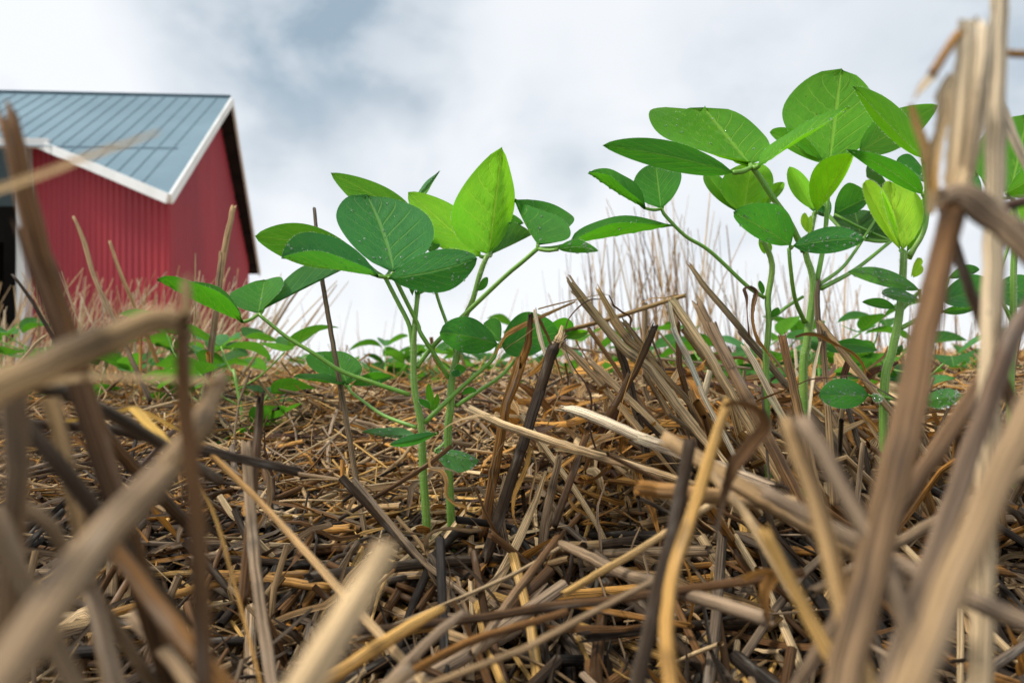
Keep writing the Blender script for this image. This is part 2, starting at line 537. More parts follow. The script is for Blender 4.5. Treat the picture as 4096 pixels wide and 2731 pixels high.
# intersection of Gp + s*gdir and Wp + t*ek
det = gdir.x * (-ek.y) - gdir.y * (-ek.x)
dx, dy = Wp.x - Gp.x, Wp.y - Gp.y
s_ = (dx * (-ek.y) - dy * (-ek.x)) / det
C = Gp + gdir * s_
rw = ray(*S('C1', (172, 800)))
LW = (C.x * rw.y - C.y * rw.x) / (ek.y * rw.x - ek.x * rw.y)
def corrugated(mb, p0, dirv, length, nrm, topf, step=.19, depth=.035):
    vs, fs = [], []
    n = int(length / (step / 4))
    for i in range(n + 1):
        q = p0 + dirv * (i * step / 4)
        o_ = (0, 0, depth, depth)[i % 4]
        if i % 4 in (0, 1):
            o_ = 0
        q = q + nrm * o_
        vs += [(q.x, q.y, -.1), (q.x, q.y, topf(q.x, q.y))]
    for i in range(n):
        fs.append((2 * i, 2 * i + 2, 2 * i + 3, 2 * i + 1))
    mb.add(vs, fs, (1, 1, 1), [tuple(v) for v in vs])
wallW = MB()
corrugated(wallW, C, ek, LW, -nw, lambda x, y: roof_z(x, y) - .1)
bb(wallW, 'front_wall', M_red)
def far_z(x, y):
    return A.z - (nfar.x * (x - A.x) + nfar.y * (y - A.y)) / nfar.z
wallG = MB()
glen = (Vector((Fp.x, Fp.y, 0)) - Vector((C.x, C.y, 0))).dot(gdir) - .5
corrugated(wallG, C, gdir, glen, -rdir, lambda x, y: min(roof_z(x, y), far_z(x, y)) - .1)
bb(wallG, 'gable_wall', M_red)
# open bay left of the front wall: white post, dark interior
endW = C + ek * LW
post = MB()
pc = endW + ek * .17 - nw * .05
boxb(post, Vector((pc.x, pc.y, -.1)), Vector((pc.x, pc.y, roof_z(pc.x, pc.y) - .14)), ek, .34, .2)
bb(post, 'bay_post', M_white)
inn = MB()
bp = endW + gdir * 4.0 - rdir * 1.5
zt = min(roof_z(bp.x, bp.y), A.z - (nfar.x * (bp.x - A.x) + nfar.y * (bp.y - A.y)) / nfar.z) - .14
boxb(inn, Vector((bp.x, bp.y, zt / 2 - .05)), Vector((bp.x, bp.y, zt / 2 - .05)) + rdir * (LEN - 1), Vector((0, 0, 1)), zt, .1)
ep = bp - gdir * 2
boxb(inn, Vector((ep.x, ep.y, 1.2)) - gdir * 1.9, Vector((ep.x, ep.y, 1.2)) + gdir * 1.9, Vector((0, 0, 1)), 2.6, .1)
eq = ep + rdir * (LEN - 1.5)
boxb(inn, Vector((eq.x, eq.y, 2.2)) - gdir * 2.2, Vector((eq.x, eq.y, 2.2)) + gdir * 2.0, Vector((0, 0, 1)), 4.4, .1)  # unseen end wall, added to keep daylight out of the bay
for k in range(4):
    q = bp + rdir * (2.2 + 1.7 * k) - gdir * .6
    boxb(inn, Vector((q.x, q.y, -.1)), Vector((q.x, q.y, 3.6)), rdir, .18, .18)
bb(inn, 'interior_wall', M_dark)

# ------------------------------------------------------------------ soybean leaves and plants
TINT = {'d': (.038, .205, .055), 'n': (.042, .22, .026), 'm': (.085, .31, .022), 'y': (.17, .50, .02), 'b': (.30, .62, .05), 'g': (.07, .25, .085), 'p': (.035, .15, .03), 'q': (.05, .19, .04)}
def width_profile(v, blunt, pk):
    a = np.sin(np.pi * np.clip(v, 0, 1) ** pk)
    a = np.maximum(a, 0) ** blunt
    return a
def leaf_shape(mb, B, M, T, Lo, Ro, tint, blunt=.72, nu=15, nv=19, wave=.03, cup=.06, dew=0, hair=0, pk=.80):
    """B base, M middle, T tip (world); Lo/Ro the offsets of the widest points from the midrib"""
    B, M, T, Lo, Ro = (np.array(tuple(q)) for q in (B, M, T, Lo, Ro))
    L = np.linalg.norm(T - B)
    # quadratic through M at v=.5
    Cq = 2 * M - .5 * (B + T)
    seed = random.random() * 40
    nrm = np.cross(Ro - Lo, T - B)
    nrm /= np.linalg.norm(nrm) + 1e-9
    if np.dot(nrm, np.array(CM.translation) - B) < 0 and abs(nrm[2]) < .3 or nrm[2] < -.3:
        nrm = -nrm
    vv = np.linspace(0, 1, nv)
    prof = width_profile(vv, blunt, pk)
    verts, scs, cols = [], [], []
    ph = random.random() * 6
    cup = cup * random.uniform(.9, 2.2)
    c0 = np.array(tint)
    for j, v in enumerate(vv):
        c = (1 - v) ** 2 * B + 2 * v * (1 - v) * Cq + v * v * T
        ax = (T - B) / L
        for i in range(nu):
            u = -1 + 2 * i / (nu - 1)
            o_ = Lo if u < 0 else Ro
            wv = prof[j] * abs(u)
            q = c + o_ * wv - ax * (u * u * .05 * L * prof[j]) * (v - .6)
            hw_ = np.linalg.norm(o_)
            puck = .06 * hw_ * math.cos(2 * math.pi * (6.5 * v - 2.3 * abs(u) ** .85)) * (1 - abs(u)) * min(1, 6 * abs(u))
            q = q + nrm * (cup * hw_ * (u * u - .5 * abs(u)) * prof[j] + wave * hw_ * math.sin(v * 9 + ph + (2 if u < 0 else 0)) * u * u + puck)
            verts.append(q)
            scs.append((u, v, seed))
            cols.append(tuple(c0 * (1 + .1 * math.sin(seed + 3 * v))))
    faces = []
    for j in range(nv - 1):
        for i in range(nu - 1):
            faces.append((j * nu + i, j * nu + i + 1, (j + 1) * nu + i + 1, (j + 1) * nu + i))
    mb.add(verts, faces, cols, scs)
    V = np.array(verts).reshape(nv, nu, 3)
    # fine pale hairs on the rim
    for _ in range(hair):
        j = random.uniform(.5, nv - 1.01)
        i = random.choice((0, nu - 1)) if random.random() < .7 else nu // 2
        j0 = int(j)
        q = V[j0, i] * (1 - j + j0) + V[j0 + 1, i] * (j - j0)
        cen = V[j0, nu // 2]
        out = (q - cen) if i != nu // 2 else -nrm
        out = out / (np.linalg.norm(out) + 1e-9)
        d = out + .6 * RNG.normal(size=3) * .6
        d /= np.linalg.norm(d)
        hair_tri(mb, q, d, random.uniform(.0006, .0013), 1)
    cvec = np.array(CM.translation) - V[nv // 2, nu // 2]
    n0 = nrm if nrm.dot(cvec) > 0 else -nrm
    for _ in range(int(dew * 1.8)):
        j, i = random.randint(2, nv - 3), random.randint(1, nu - 2)
        fj, fi = random.random(), random.random()
        q = V[j, i] * (1 - fj) * (1 - fi) + V[j + 1, i] * fj * (1 - fi) + V[j, i + 1] * (1 - fj) * fi + V[j + 1, i + 1] * fj * fi
        nn = np.cross(V[j, i + 1] - V[j, i], V[j + 1, i] - V[j, i])
        nn /= np.linalg.norm(nn) + 1e-9
        if nn.dot(n0) < 0:
            nn = -nn
        dewdrop(mb, q, nn, random.choice((.00025, .0003, .00035, .0004, .0005, .0007, .0009)), 2)
    return V
def hair_tri(mb, q, d, ln, mat):
    s = np.cross(d, RNG.normal(size=3))
    s = s / (np.linalg.norm(s) + 1e-9) * .00004
    mb.add([q - s, q + s, q + d * ln], [(0, 1, 2)], (.8, .85, .7), None, mat)
def dewdrop(mb, q, n, r, mat):
    a = np.cross(n, (0.3, .5, .8))
    a /= np.linalg.norm(a)
    b = np.cross(n, a)
    vs = [q + n * r * .95]
    rings = ((.5, .80), (.85, .50), (1.0, .0), (.8, -.25))
    for rr, h in rings:
        for k in range(8):
            t_ = k * math.pi / 4
            vs.append(q + (a * math.cos(t_) + b * math.sin(t_)) * r * rr + n * r * h)
    fs = [(0, 1 + k, 1 + (k + 1) % 8) for k in range(8)]
    for i in range(len(rings) - 1):
        for k in range(8):
            k2 = (k + 1) % 8
            fs.append((1 + i * 8 + k, 1 + (i + 1) * 8 + k, 1 + (i + 1) * 8 + k2, 1 + i * 8 + k2))
    fs.append(tuple(1 + (len(rings) - 1) * 8 + k for k in range(8)))
    mb.add(vs, fs, (1, 1, 1), None, mat)

def lf(c, B, T, L, R, tint='n', d=.36, ln=None, s='00 ', M=None, blunt=.72, dew=0, hair=150, hw=None, wave=.03, pk=.80):
    """leaflet read off the photograph: base, tip and widest points in crop c. s = three signs (tip, L, R): '-' toward, '+' away"""
    sg = {'-': -1, '+': 1, '0': 0, ' ': 0}
    s = (s + '000')[:3]
    B3 = at(c, B, d)
    T3 = at(c, T, d)
    app = (T3 - B3).length
    ln = app * 1.04 if ln is None else ln
    dT = d + sg[s[0]] * math.sqrt(max(0, ln * ln - app * app))
    T3 = at(c, T, dT)
    dm = d + (dT - d) * .5
    M3 = at(c, M if M else ((B[0] + T[0]) / 2, (B[1] + T[1]) / 2), dm)
    v = .5 ** (1 / pk)
    Cq = 2 * M3 - .5 * (B3 + T3)
    mv = B3 * (1 - v) ** 2 + Cq * 2 * v * (1 - v) + T3 * v * v
    hw = max(ln, app) * .34 if hw is None else hw
    dmv = d + (dT - d) * v
    offs = []
    for q, k in ((L, 1), (R, 2)):
        Q = at(c, q, dmv)
        ap = (Q - mv).length
        Q = at(c, q, dmv + sg[s[k]] * math.sqrt(max(0, hw * hw - ap * ap)))
        offs.append((Q - mv) * 1.07)
    return dict(B=B3, M=M3, T=T3, Lo=offs[0], Ro=offs[1], tint=TINT[tint], blunt=blunt, dew=dew, hair=hair, wave=wave, pk=pk)

def stem_mesh(pts, rad, col, hairs, K=10, n=40):
    mb = MB()
    p = spline(pts, n)
    r = lerp_list(rad, n)
    tube(mb, p, r, col, K)
    t, a, b = frames(p)
    for _ in range(hairs):
        i = random.randint(1, n - 2)
        th = random.random() * 6.283
        o_ = a[i] * math.cos(th) + b[i] * math.sin(th)
        d = o_ + .35 * RNG.normal(size=3)
        d /= np.linalg.norm(d)
        f = random.random()
        hair_tri(mb, p[i] * (1 - f) + p[i + 1] * f + o_ * r[i] * .95, d, random.uniform(.0009, .0018), 1)
    return mb

STEM_C = (.17, .34, .05)
PET_C = (.16, .36, .04)
def build_plant(name, label, cat, stems, leaves, buds=(), group=None):
    """stems: list of (points, radii); leaves: list of (petiole points, radii, [leaflet dicts], label)"""
    base = Vector(stems[0][0][0])
    root = empty(name, (base.x, base.y, base.z))
    tag(root, label, cat, group)
    o = base
    for pts, rad, hairs in stems:
        stem_mesh(pts, rad, STEM_C, hairs, 10, 44).build('stem', [M_stem, M_hair], root, origin=o)
    for pts, rad, lfs, lab in leaves:
        mb = stem_mesh(pts, rad, PET_C, 160, 8, 24)
        top = np.array(tuple(pts[0]))
        for q in lfs:                                  # petiolules from the petiole top to each leaflet base
            b = np.array(tuple(q['B']))
            if np.linalg.norm(b - top) > .0015:
                tube(mb, spline([top, (b + top) / 2 + np.array((0, 0, -.0008)), b], 6), [rad[0] * .9] * 6, PET_C, 6)
        pet = mb.build('leaf', [M_stem, M_hair], root, origin=o)
        if lab:
            pet['label'] = lab
        for q in lfs:
            lm = MB()
            leaf_shape(lm, **q)
            lm.build('leaflet', [M_leaf, M_hair, M_dew], pet, origin=o)
    for q in buds:
        lm = MB()
        for k in q:
            leaf_shape(lm, **k)
        lm.build('bud', [M_leaf, M_hair, M_dew], root, origin=o)
    return root

def PT(c, pts, d):
    ds = d if isinstance(d, (list, tuple)) else [d] * len(pts)
    return [at(c, p, e) for p, e in zip(pts, ds)]
def to_ground(pts, steps=1):
    """carry the first point straight down into the soil"""
    p = pts[0]
    if p.z > -.01:
        q = p - (pts[1] - p).normalized() * .01
        return [Vector((q.x, q.y, -.012))] + pts
    return pts

D = .36
# --- left plant of the pair
s1a = to_ground(PT('C3', [(588, 1455), (578, 1250), (560, 1000), (548, 720), (512, 520), (505, 370), (508, 180)], D) + PT('F', [(957, 700), (963, 655), (972, 600)], D + .004))
left_leaves = [
    (PT('C2', [(1255, 1195), (1345, 1370), (1440, 1560)], D) + PT('C3', [(495, 240), (506, 320)], D), (.0011, .0013), [
        lf('C2', (1100, 1075), (235, 870), (690, 800), (640, 1095), 'm', D + .012, None, M=(660, 940)),
        lf('C2', (1310, 1110), (1290, 880), (1160, 1000), (1420, 1000), 'm', D + .014, .03, '+')], 'pair of yellow-green leaflets seen from below'),
    (PT('C2', [(1560, 965), (1545, 1100), (1510, 1260)], D + .006) + PT('C3', [(520, 60), (512, 130)], D), (.0009, .0011), [
        lf('C2', (1500, 730), (830, 375), (1270, 500), (1140, 680), 'm', D + .055, .06, '+'),
        lf('C2', (1430, 650), (1682, 360), (1550, 470), (1560, 545), 'g', D + .05, .05, '+++', blunt=.9)], None),
    (PT('C1', [(1352, 1248), (1372, 1268), (1425, 1310)], D) + PT('D2', [(0, 280), (200, 400), (400, 530), (650, 620), (910, 705)], D), (.001, .0013), [
        lf('C1', (1270, 1290), (822, 1070), (1080, 1125), (1130, 1130), 'n', D - .006, .062, '--+', M=(1050, 1195), dew=14),
        lf('C2', (262, 1472), (310, 1215), (62, 1350), (450, 1255), 'n', D, .045, '+00', blunt=.62, dew=8),
        lf('C2', (300, 1445), (935, 1128), (600, 1135), (690, 1205), 'g', D + .004, .062, '+++')], 'low arching leaf reaching left toward the barn'),
    (PT('D2', [(450, 640), (480, 690), (560, 750), (720, 860), (960, 950)], [.40, .395, .39, .375, D]), (.0008, .0011), [
        lf('D2', (450, 632), (345, 380), (160, 470), (542, 490), 'n', .40, .04, '+00', blunt=.6, dew=6),
        lf('D2', (425, 625), (48, 572), (250, 565), (250, 612), 'n', .40, .045, '-+-'),
        lf('D2', (485, 632), (778, 570), (620, 545), (650, 632), 'n', .402, .04, '+')], None),
    (PT('D1', [(700, 1245), (520, 1400), (320, 1568)], D) + PT('D2', [(1290, 140), (1090, 340), (1000, 450), (965, 500)], [D, D + .004, D + .003, D]), (.0012, .0014), [
        lf('D1', (705, 1200), (440, 700), (1010, 1055), (1040, 905), 'n', D, .05, '+-+', M=(560, 970), hw=.03, dew=10),
        lf('D1', (1060, 1190), (2215, 985), (1550, 1010), (1480, 935), 'n', D + .008, .062, '+-+', M=(1640, 1092), dew=10),
        lf('D1', (930, 1252), (1382, 1268), (1110, 1150), (1170, 1290), 'n', D - .006, .045, '-', M=(1150, 1225), dew=16)], 'leaf held out to the right on a long stalk'),
    (PT('D2', [(1080, 1000), (1050, 985), (990, 985)], D), (.0007, .0008), [
        lf('D2', (970, 1020), (560, 985), (800, 958), (830, 1032), 'g', D + .008, .04, '++0', dew=26),
        lf('D2', (1112, 993), (760, 1080), (930, 1005), (950, 1078), 'd', D - .01, .035, '-', M=(950, 1040))], 'lowest pair of small oval leaves'),
]
buds1 = [[lf('D2', (1075, 835), (1053, 620), (1035, 720), (1090, 720), 'm', D, hair=60), lf('D2', (1088, 838), (1118, 695), (1088, 770), (1132, 770), 'm', D + .002, hair=60),
          lf('D2', (1060, 810), (982, 735), (1000, 780), (1050, 760), 'n', D - .003, hair=60)],
         [lf('C2', (1470, 1340), (1450, 1060), (1420, 1180), (1500, 1160), 'n', D + .003, hair=60), lf('C2', (1490, 1330), (1570, 1200), (1505, 1240), (1580, 1290), 'n', D, hair=60)]]
build_plant('soybean_plant', 'left soybean plant of the central pair, with an arching leaf reaching toward the barn', 'plant',
            [(s1a, (.0022, .0024, .0023, .0020, .0018, .0014, .0010), 2400)], left_leaves, buds1)

# --- right plant of the pair
D2_ = .366
s1b = to_ground(PT('C3', [(722, 1480), (718, 1250), (705, 1000), (700, 740), (716, 600), (720, 460), (755, 300), (790, 120)], D2_) + PT('F', [(1085, 690), (1103, 625), (1119, 585)], D2_))
right_leaves = [
    (PT('C2', [(1320, 1175), (1400, 1340), (1510, 1560)], [.352, .355, .36]) + PT('C3', [(545, 190), (630, 320), (705, 445)], [.36, .362, D2_]), (.0011, .0013), [
        lf('C2', (1320, 1150), (1112, 552), (905, 775), (1600, 790), 'd', .350, .062, '+00', blunt=.50, dew=26, hair=220, M=(1240, 850), pk=1.0),
        lf('C2', (1200, 1185), (443, 1038), (830, 1040), (760, 882), 'd', .345, .060, '--+', M=(810, 1122), dew=14, hair=220),
        lf('C2', (1285, 1198), (1975, 1045), (1640, 995), (1690, 1302), 'd', .346, .055, '-00', dew=34, hair=220, M=(1620, 1150))], 'large dark green front leaf beaded with dew'),
    (PT('F', [(1121, 586), (1112, 605), (1100, 640)], D2_), (.0012, .0012), [
        lf('C2', (2003, 1030), (1436, 528), (1850, 690), (1620, 900), 'y', D2_ + .01, .062, '+', hair=200),
        lf('C2', (2065, 1010), (2168, 178), (1792, 700), (2250, 660), 'y', D2_, .066, '+0+', hair=260, blunt=.68, M=(2125, 600)),
        lf('D1', (180, 1310), (645, 1085), (330, 985), (430, 1195), 'g', D2_ + .012, .04, '+', hair=120),
        lf('D1', (220, 1150), (545, 960), (340, 885), (340, 1010), 'n', D2_ + .02, .04, '+', hair=60)], 'tall bright yellow-green upright leaf'),
    (PT('C2', [(1610, 1000), (1650, 1290), (1740, 1560)], D2_ + .004) + PT('C3', [(700, 150), (748, 310)], D2_), (.0008, .001), [
        lf('C2', (1610, 1000), (1640, 880), (1570, 930), (1680, 950), 'n', D2_ + .01, .02, '+')], None),
    (PT('D2', [(1568, 335), (1540, 430), (1450, 520), (1290, 660), (1100, 840), (1020, 915)], [.375, .372, .37, .366, .36, .36]), (.0010, .0013), [
        lf('D2', (1572, 332), (1138, 240), (1370, 140), (1330, 388), 'd', .375, .048, '-00', dew=16, blunt=.62, M=(1370, 275)),
        lf('D2', (1600, 345), (2025, 240), (1760, 105), (1790, 412), 'd', .385, .05, '+00', dew=16, blunt=.6),
        lf('D2', (1590, 310), (1465, 170), (1580, 160), (1510, 270), 'n', .40, .03, '+')], 'spotted dark leaf low beside the straw clump'),
    (PT('D2', [(1900, 255), (1725, 420), (1600, 560), (1440, 670), (1260, 790)], [.43, .41, .395, .38, D2_]), (.0009, .0011), [
        lf('D2', (1900, 255), (2135, 205), (2040, 140), (2050, 295), 'n', .43, .035, '+', blunt=.62),
        lf('D2', (2040, 270), (2245, 235), (2150, 225), (2160, 290), 'm', .44, .03, '+')], None),
    (PT('D2', [(1100, 1120), (1150, 1090), (1185, 1050)], D2_), (.0007, .0008), [
        lf('D2', (1105, 1128), (1430, 1200), (1270, 1125), (1250, 1272), 'g', D2_ - .012, .036, '-', dew=30)], None),
]
buds2 = [[lf('D2', (1240, 560), (1335, 515), (1270, 485), (1290, 555), 'n', D2_ - .004, hair=60), lf('D2', (1235, 570), (1270, 520), (1225, 540), (1290, 560), 'd', D2_ - .005, hair=60)],
         [lf('D2', (1300, 705), (1415, 680), (1350, 650), (1350, 700), 'n', D2_, hair=60)],
         [lf('C2', (1980, 1300), (2060, 1195), (2010, 1220), (2045, 1270), 'n', D2_ - .002, hair=60)]]
build_plant('soybean_plant', 'right soybean plant of the central pair, with a tall bright yellow-green upright leaf', 'plant',
            [(s1b, (.0021, .0023, .0023, .0021, .0019, .0015, .0012), 2400)], right_leaves, buds2)

# --- tall plant of the right-hand group
D3_ = .372
s2a = to_ground(PT('C4', [(1102, 1600), (1118, 1430), (1130, 1330), (1150, 1150), (1138, 1060), (1112, 975), (1138, 880), (1156, 785)], D3_))
tall = [
    (PT('C4', [(855, 565), (885, 605), (960, 720), (1020, 805), (1070, 900), (1105, 972)], [.36, .36, .362, .366, .37, D3_]), (.0014, .0017), [
        lf('C4', (845, 552), (625, 282), (385, 370), (885, 395), 'm', .368, .07, '+00', blunt=.33, dew=16, hair=200, pk=1.15),
        lf('C4', (765, 592), (133, 461), (470, 447), (470, 582), 'n', .352, .075, '-', M=(450, 512), hair=260),
        lf('C4', (888, 557), (1322, 275), (1010, 425), (1110, 425), 'm', .356, .066, '-+-', M=(1090, 420), dew=10, hair=220)], 'broad leaf topping the plant, its middle leaflet tall'),
    (PT('C4', [(1228, 548), (1222, 660), (1205, 900), (1168, 1110)], [.392, .39, .384, D3_]), (.0012, .0015), [
        lf('C4', (1228, 545), (1285, 96), (1015, 300), (1445, 320), 'm', .392, .08, '+00', blunt=.52, hair=160, pk=.98),
        lf('C4', (1202, 548), (940, 398), (1075, 400), (1050, 490), 'm', .392, .045, '+', hair=100),
        lf('D4', (270, 602), (890, 240), (460, 320), (590, 560), 'm', .396, .07, '+', hair=160)], 'tallest rounded leaf against the sky'),
    (PT('C4', [(1158, 782), (1156, 800), (1150, 830)], D3_), (.0011, .0011), [
        lf('C4', (1152, 772), (1034, 563), (1045, 680), (1132, 645), 'y', D3_, .04, '+', hair=140),
        lf('C4', (1165, 780), (1345, 500), (1155, 590), (1280, 645), 'y', D3_ - .004, .046, '-', hair=180)], 'small young folded leaf at the stem top'),
    (PT('C4', [(1032, 955), (1040, 1050), (1062, 1200), (1108, 1312)], [.35, .352, .36, D3_]), (.0010, .0013), [
        lf('C4', (1040, 942), (765, 785), (1000, 770), (880, 905), 'd', .35, .045, '--0', M=(915, 865), blunt=.6, dew=26, hair=160),
        lf('C4', (1050, 945), (1396, 912), (1220, 858), (1225, 978), 'd', .35, .05, '-00', dew=26, hair=160, M=(1230, 918))], 'pair of spotted dark leaflets wet with droplets'),
    (PT('C4', [(1525, 922), (1350, 1060), (1188, 1150)], [.40, .39, D3_]), (.0010, .0014), [
        lf('D4', (75, 1092), (352, 955), (160, 868), (240, 1075), 'n', .42, .04, '+'),
        lf('D4', (285, 1272), (230, 1060), (70, 1150), (440, 1140), 'p', .405, .05, '+', blunt=.5, hw=.001),
        lf('D4', (310, 1292), (540, 1268), (430, 1200), (420, 1305), 'p', .40, .035, '+')], None),
    (PT('C4', [(1370, 945), (1290, 1050), (1182, 1130)], [.395, .385, D3_]), (.0009, .0012), [
        lf('D4', (36, 1102), (-40, 960), (-90, 1030), (40, 1000), 'd', .42, .035, '+'),
        lf('D4', (520, 905), (325, 795), (370, 715), (440, 895), 'p', .415, .045, '+'),
        lf('D4', (30, 1110), (-150, 1010), (-60, 960), (-60, 1090), 'p', .42, .045, '+')], None),
    (PT('D5', [(205, 920), (120, 1000), (40, 1090)], D3_), (.0008, .001), [
        lf('D5', (200, 930), (648, 942), (420, 846), (430, 962), 'd', .40, .05, '+', M=(420, 890))], None),
]
build_plant('soybean_plant', 'tall soybean plant topped by broad leaves, right of the straw clump', 'plant',
            [(s2a, (.0024, .0026, .0025, .0024, .0022, .0018, .0013), 2400)], tall,
            [[lf('C4', (1120, 880), (1108, 785), (1090, 830), (1130, 830), 'b', D3_ - .004, hair=120), lf('C4', (1130, 890), (1140, 800), (1115, 840), (1145, 850), 'b', D3_ - .003, hair=120)]])

# --- its slimmer neighbour on the left
D4_ = .385
s2b = to_ground(PT('C4', [(922, 1568), (930, 1400), (936, 1290), (930, 1200), (952, 1050), (930, 965), (900, 905)], D4_))
slim = [
    (PT('D1', [(2090, 800), (2110, 850), (2352, 1100)], D4_) + PT('C4', [(650, 970), (830, 1138), (915, 1195)], D4_), (.0010, .0012), [
        lf('D1', (1905, 792), (1272, 392), (1600, 520), (1690, 455), 'n', D4_ - .006, .055, '--+', M=(1600, 625), hw=.022),
        lf('D1', (2080, 792), (2020, 288), (1790, 560), (2295, 430), 'n', D4_, .05, '+00', blunt=.52, pk=.95),
        lf('D1', (2102, 780), (2298, 470), (2200, 570), (2215, 660), 'g', D4_ + .004, .045, '++', blunt=.9)], 'small leaf on a long stalk stretched to the left'),
    (PT('C4', [(820, 790), (860, 850), (900, 908)], D4_ + .01), (.0009, .0011), [
        lf('C4', (810, 790), (850, 545), (712, 650), (948, 650), 'y', D4_ + .012, .05, '+', blunt=.6),
        lf('C4', (780, 780), (628, 590), (650, 680), (725, 640), 'm', D4_ + .02, .045, '+'),
        lf('C4', (880, 780), (1002, 637), (920, 680), (985, 700), 'y', D4_ + .02, .04, '+')], None),
    (PT('C4', [(1100, 1190), (1020, 1240), (945, 1300)], [.40, .395, D4_]), (.0009, .0011), [], None),
]
build_plant('soybean_plant', 'slim soybean plant in front of the dry stubble with a small leaf stretched left', 'plant',
            [(s2b, (.0018, .0019, .0019, .0018, .0018, .0016), 1500)], slim,
            [[lf('C4', (905, 1180), (893, 1112), (885, 1140), (915, 1150), 'n', D4_ - .003, hair=60)], [lf('C4', (950, 1290), (980, 1242), (950, 1260), (985, 1272), 'n', D4_ - .003, hair=60)],
             [lf('C4', (915, 985), (890, 905), (890, 950), (925, 940), 'y', D4_, hair=60), lf('C4', (930, 985), (940, 930), (925, 950), (950, 960), 'y', D4_, hair=60)]])

# --- plant with the pale furry young leaves, half behind the near straw
D5_ = .35
s3 = to_ground(PT('D5', [(700, 1350), (770, 950), (820, 700), (850, 450), (868, 130)], D5_))
furry = [
    (PT('D4', [(618, 1380), (612, 1410), (606, 1470)], D5_), (.0012, .0013), [
        lf('D4', (610, 1372), (508, 835), (455, 1010), (752, 1050), 'b', D5_, .04, '+', hair=420, M=(545, 1110)),
        lf('D4', (592, 1372), (303, 845), (365, 1090), (475, 960), 'b', D5_ + .004, .042, '+', hair=320),
        lf('D4', (640, 1392), (805, 930), (690, 1120), (795, 1150), 'y', D5_ + .004, .038, '+', hair=300)], 'pale furry young leaf opening at the top'),
    (PT('D4', [(770, 650), (800, 900), (780, 1200), (660, 1420)], [D5_, D5_ + .004, D5_, D5_]), (.0012, .0013), [
        lf('D4', (770, 655), (222, 92), (620, 300), (500, 480), 'm', D5_ - .004, .06, '-', M=(530, 420), hair=300)], 'long pointed leaf tilted up to the left'),
    (PT('D4', [(770, 930), (800, 1050), (750, 1250), (660, 1440)], D5_ + .02), (.0011, .0013), [
        lf('D4', (765, 935), (168, 583), (640, 725), (470, 800), 'n', D5_ + .014, .06, '-', hair=260, M=(500, 745)),
        lf('D4', (830, 850), (560, 690), (690, 640), (690, 800), 'd', D5_ + .03, .04, '+', dew=14)], None),
    (PT('D5', [(1000, 450), (930, 520), (850, 600)], D5_), (.0009, .0011), [
        lf('D5', (1000, 440), (398, 286), (720, 272), (690, 402), 'g', D5_ - .008, .05, '-', dew=30, hair=200, M=(690, 340)),
        lf('D5', (1010, 525), (680, 465), (810, 430), (850, 535), 'g', D5_ - .004, .035, '-', dew=22)], 'two blue-green leaflets sprinkled with drops'),
    (PT('D5', [(800, 590), (830, 640), (845, 700)], D5_ + .01), (.0008, .001), [
        lf('D5', (800, 592), (520, 540), (680, 512), (660, 588), 'n', D5_ + .012, .035, '+')], None),
    (PT('D5', [(1180, 540), (1060, 640), (840, 760)], D5_), (.0010, .0012), [
        lf('D5', (1180, 525), (1660, 400), (1390, 325), (1430, 565), 'd', D5_, .06, '+', dew=20),
        lf('D5', (1185, 622), (1485, 588), (1330, 566), (1330, 640), 'n', D5_ + .01, .04, '+'),
        lf('D5', (1240, 340), (1500, 270), (1370, 235), (1380, 330), 'd', D5_ + .03, .035, '+')], None),
    (PT('D5', [(640, 1320), (700, 1330), (715, 1300)], D5_), (.0008, .001), [
        lf('D5', (575, 1318), (158, 1322), (350, 1188), (380, 1422), 'd', D5_ - .02, .04, '-', dew=40, blunt=.6),
        lf('D5', (600, 1325), (700, 1345), (640, 1310), (640, 1370), 'g', D5_ - .02, .02, '-', dew=16),
        lf('D5', (1000, 1365), (1345, 1325), (1200, 1270), (1180, 1420), 'g', D5_ - .01, .045, '-', dew=36)], 'low round leaf lying over the straw, covered in drops'),
]
build_plant('soybean_plant', 'soybean plant with pale furry young leaves, half hidden by the near upright stalks', 'plant',
            [(s3, (.0022, .0023, .0022, .002, .0017), 1600)], furry,
            [[lf('D5', (930, 330), (985, 170), (945, 240), (1015, 220), 'b', D5_ - .002, hair=160), lf('D5', (945, 335), (1010, 230), (960, 280), (1020, 290), 'b', D5_ - .001, hair=120)]])

# --- plant at the right edge
D6_ = .40
s4 = to_ground(PT('D5', [(1760, 1250), (1780, 770), (1785, 300), (1800, 40)], D6_))
edge = [
    (PT('D4', [(1470, 960), (1490, 1060), (1530, 1290)], D6_), (.0012, .0014), [
        lf('D4', (1450, 935), (1590, 300), (1180, 620), (1760, 640), 'm', D6_ - .006, .08, '+', blunt=.58),
        lf('D4', (1425, 925), (1700, 760), (1560, 745), (1590, 945), 'm', D6_ - .012, .05, '-'),
        lf('D4', (1225, 960), (1155, 790), (1140, 880), (1215, 830), 'g', D6_, .04, '+')], 'large rounded leaf behind the upright straws'),
    (PT('D4', [(1120, 430), (1200, 700), (1400, 1150)], D6_ + .02), (.0012, .0014), [
        lf('D4', (1100, 430), (1282, 270), (1170, 290), (1240, 360), 'n', D6_ + .02, .045, '+'),
        lf('D4', (1200, 850), (1140, 660), (1090, 760), (1190, 740), 'n', D6_ + .03, .04, '+')], None),
    (PT('D5', [(1600, 470), (1700, 560), (1780, 720)], D6_), (.0010, .0012), [
        lf('D5', (1620, 470), (2080, 420), (1800, 320), (1840, 575), 'd', D6_, .06, '+', dew=20),
        lf('D4', (1480, 1220), (1560, 980), (1440, 1080), (1560, 1130), 'y', D6_ + .01, .04, '+')], None),
]
build_plant('soybean_plant', 'soybean plant at the right edge behind the tallest straw stalk', 'plant',
            [(s4, (.0022, .0022, .002, .0016), 900)], edge)

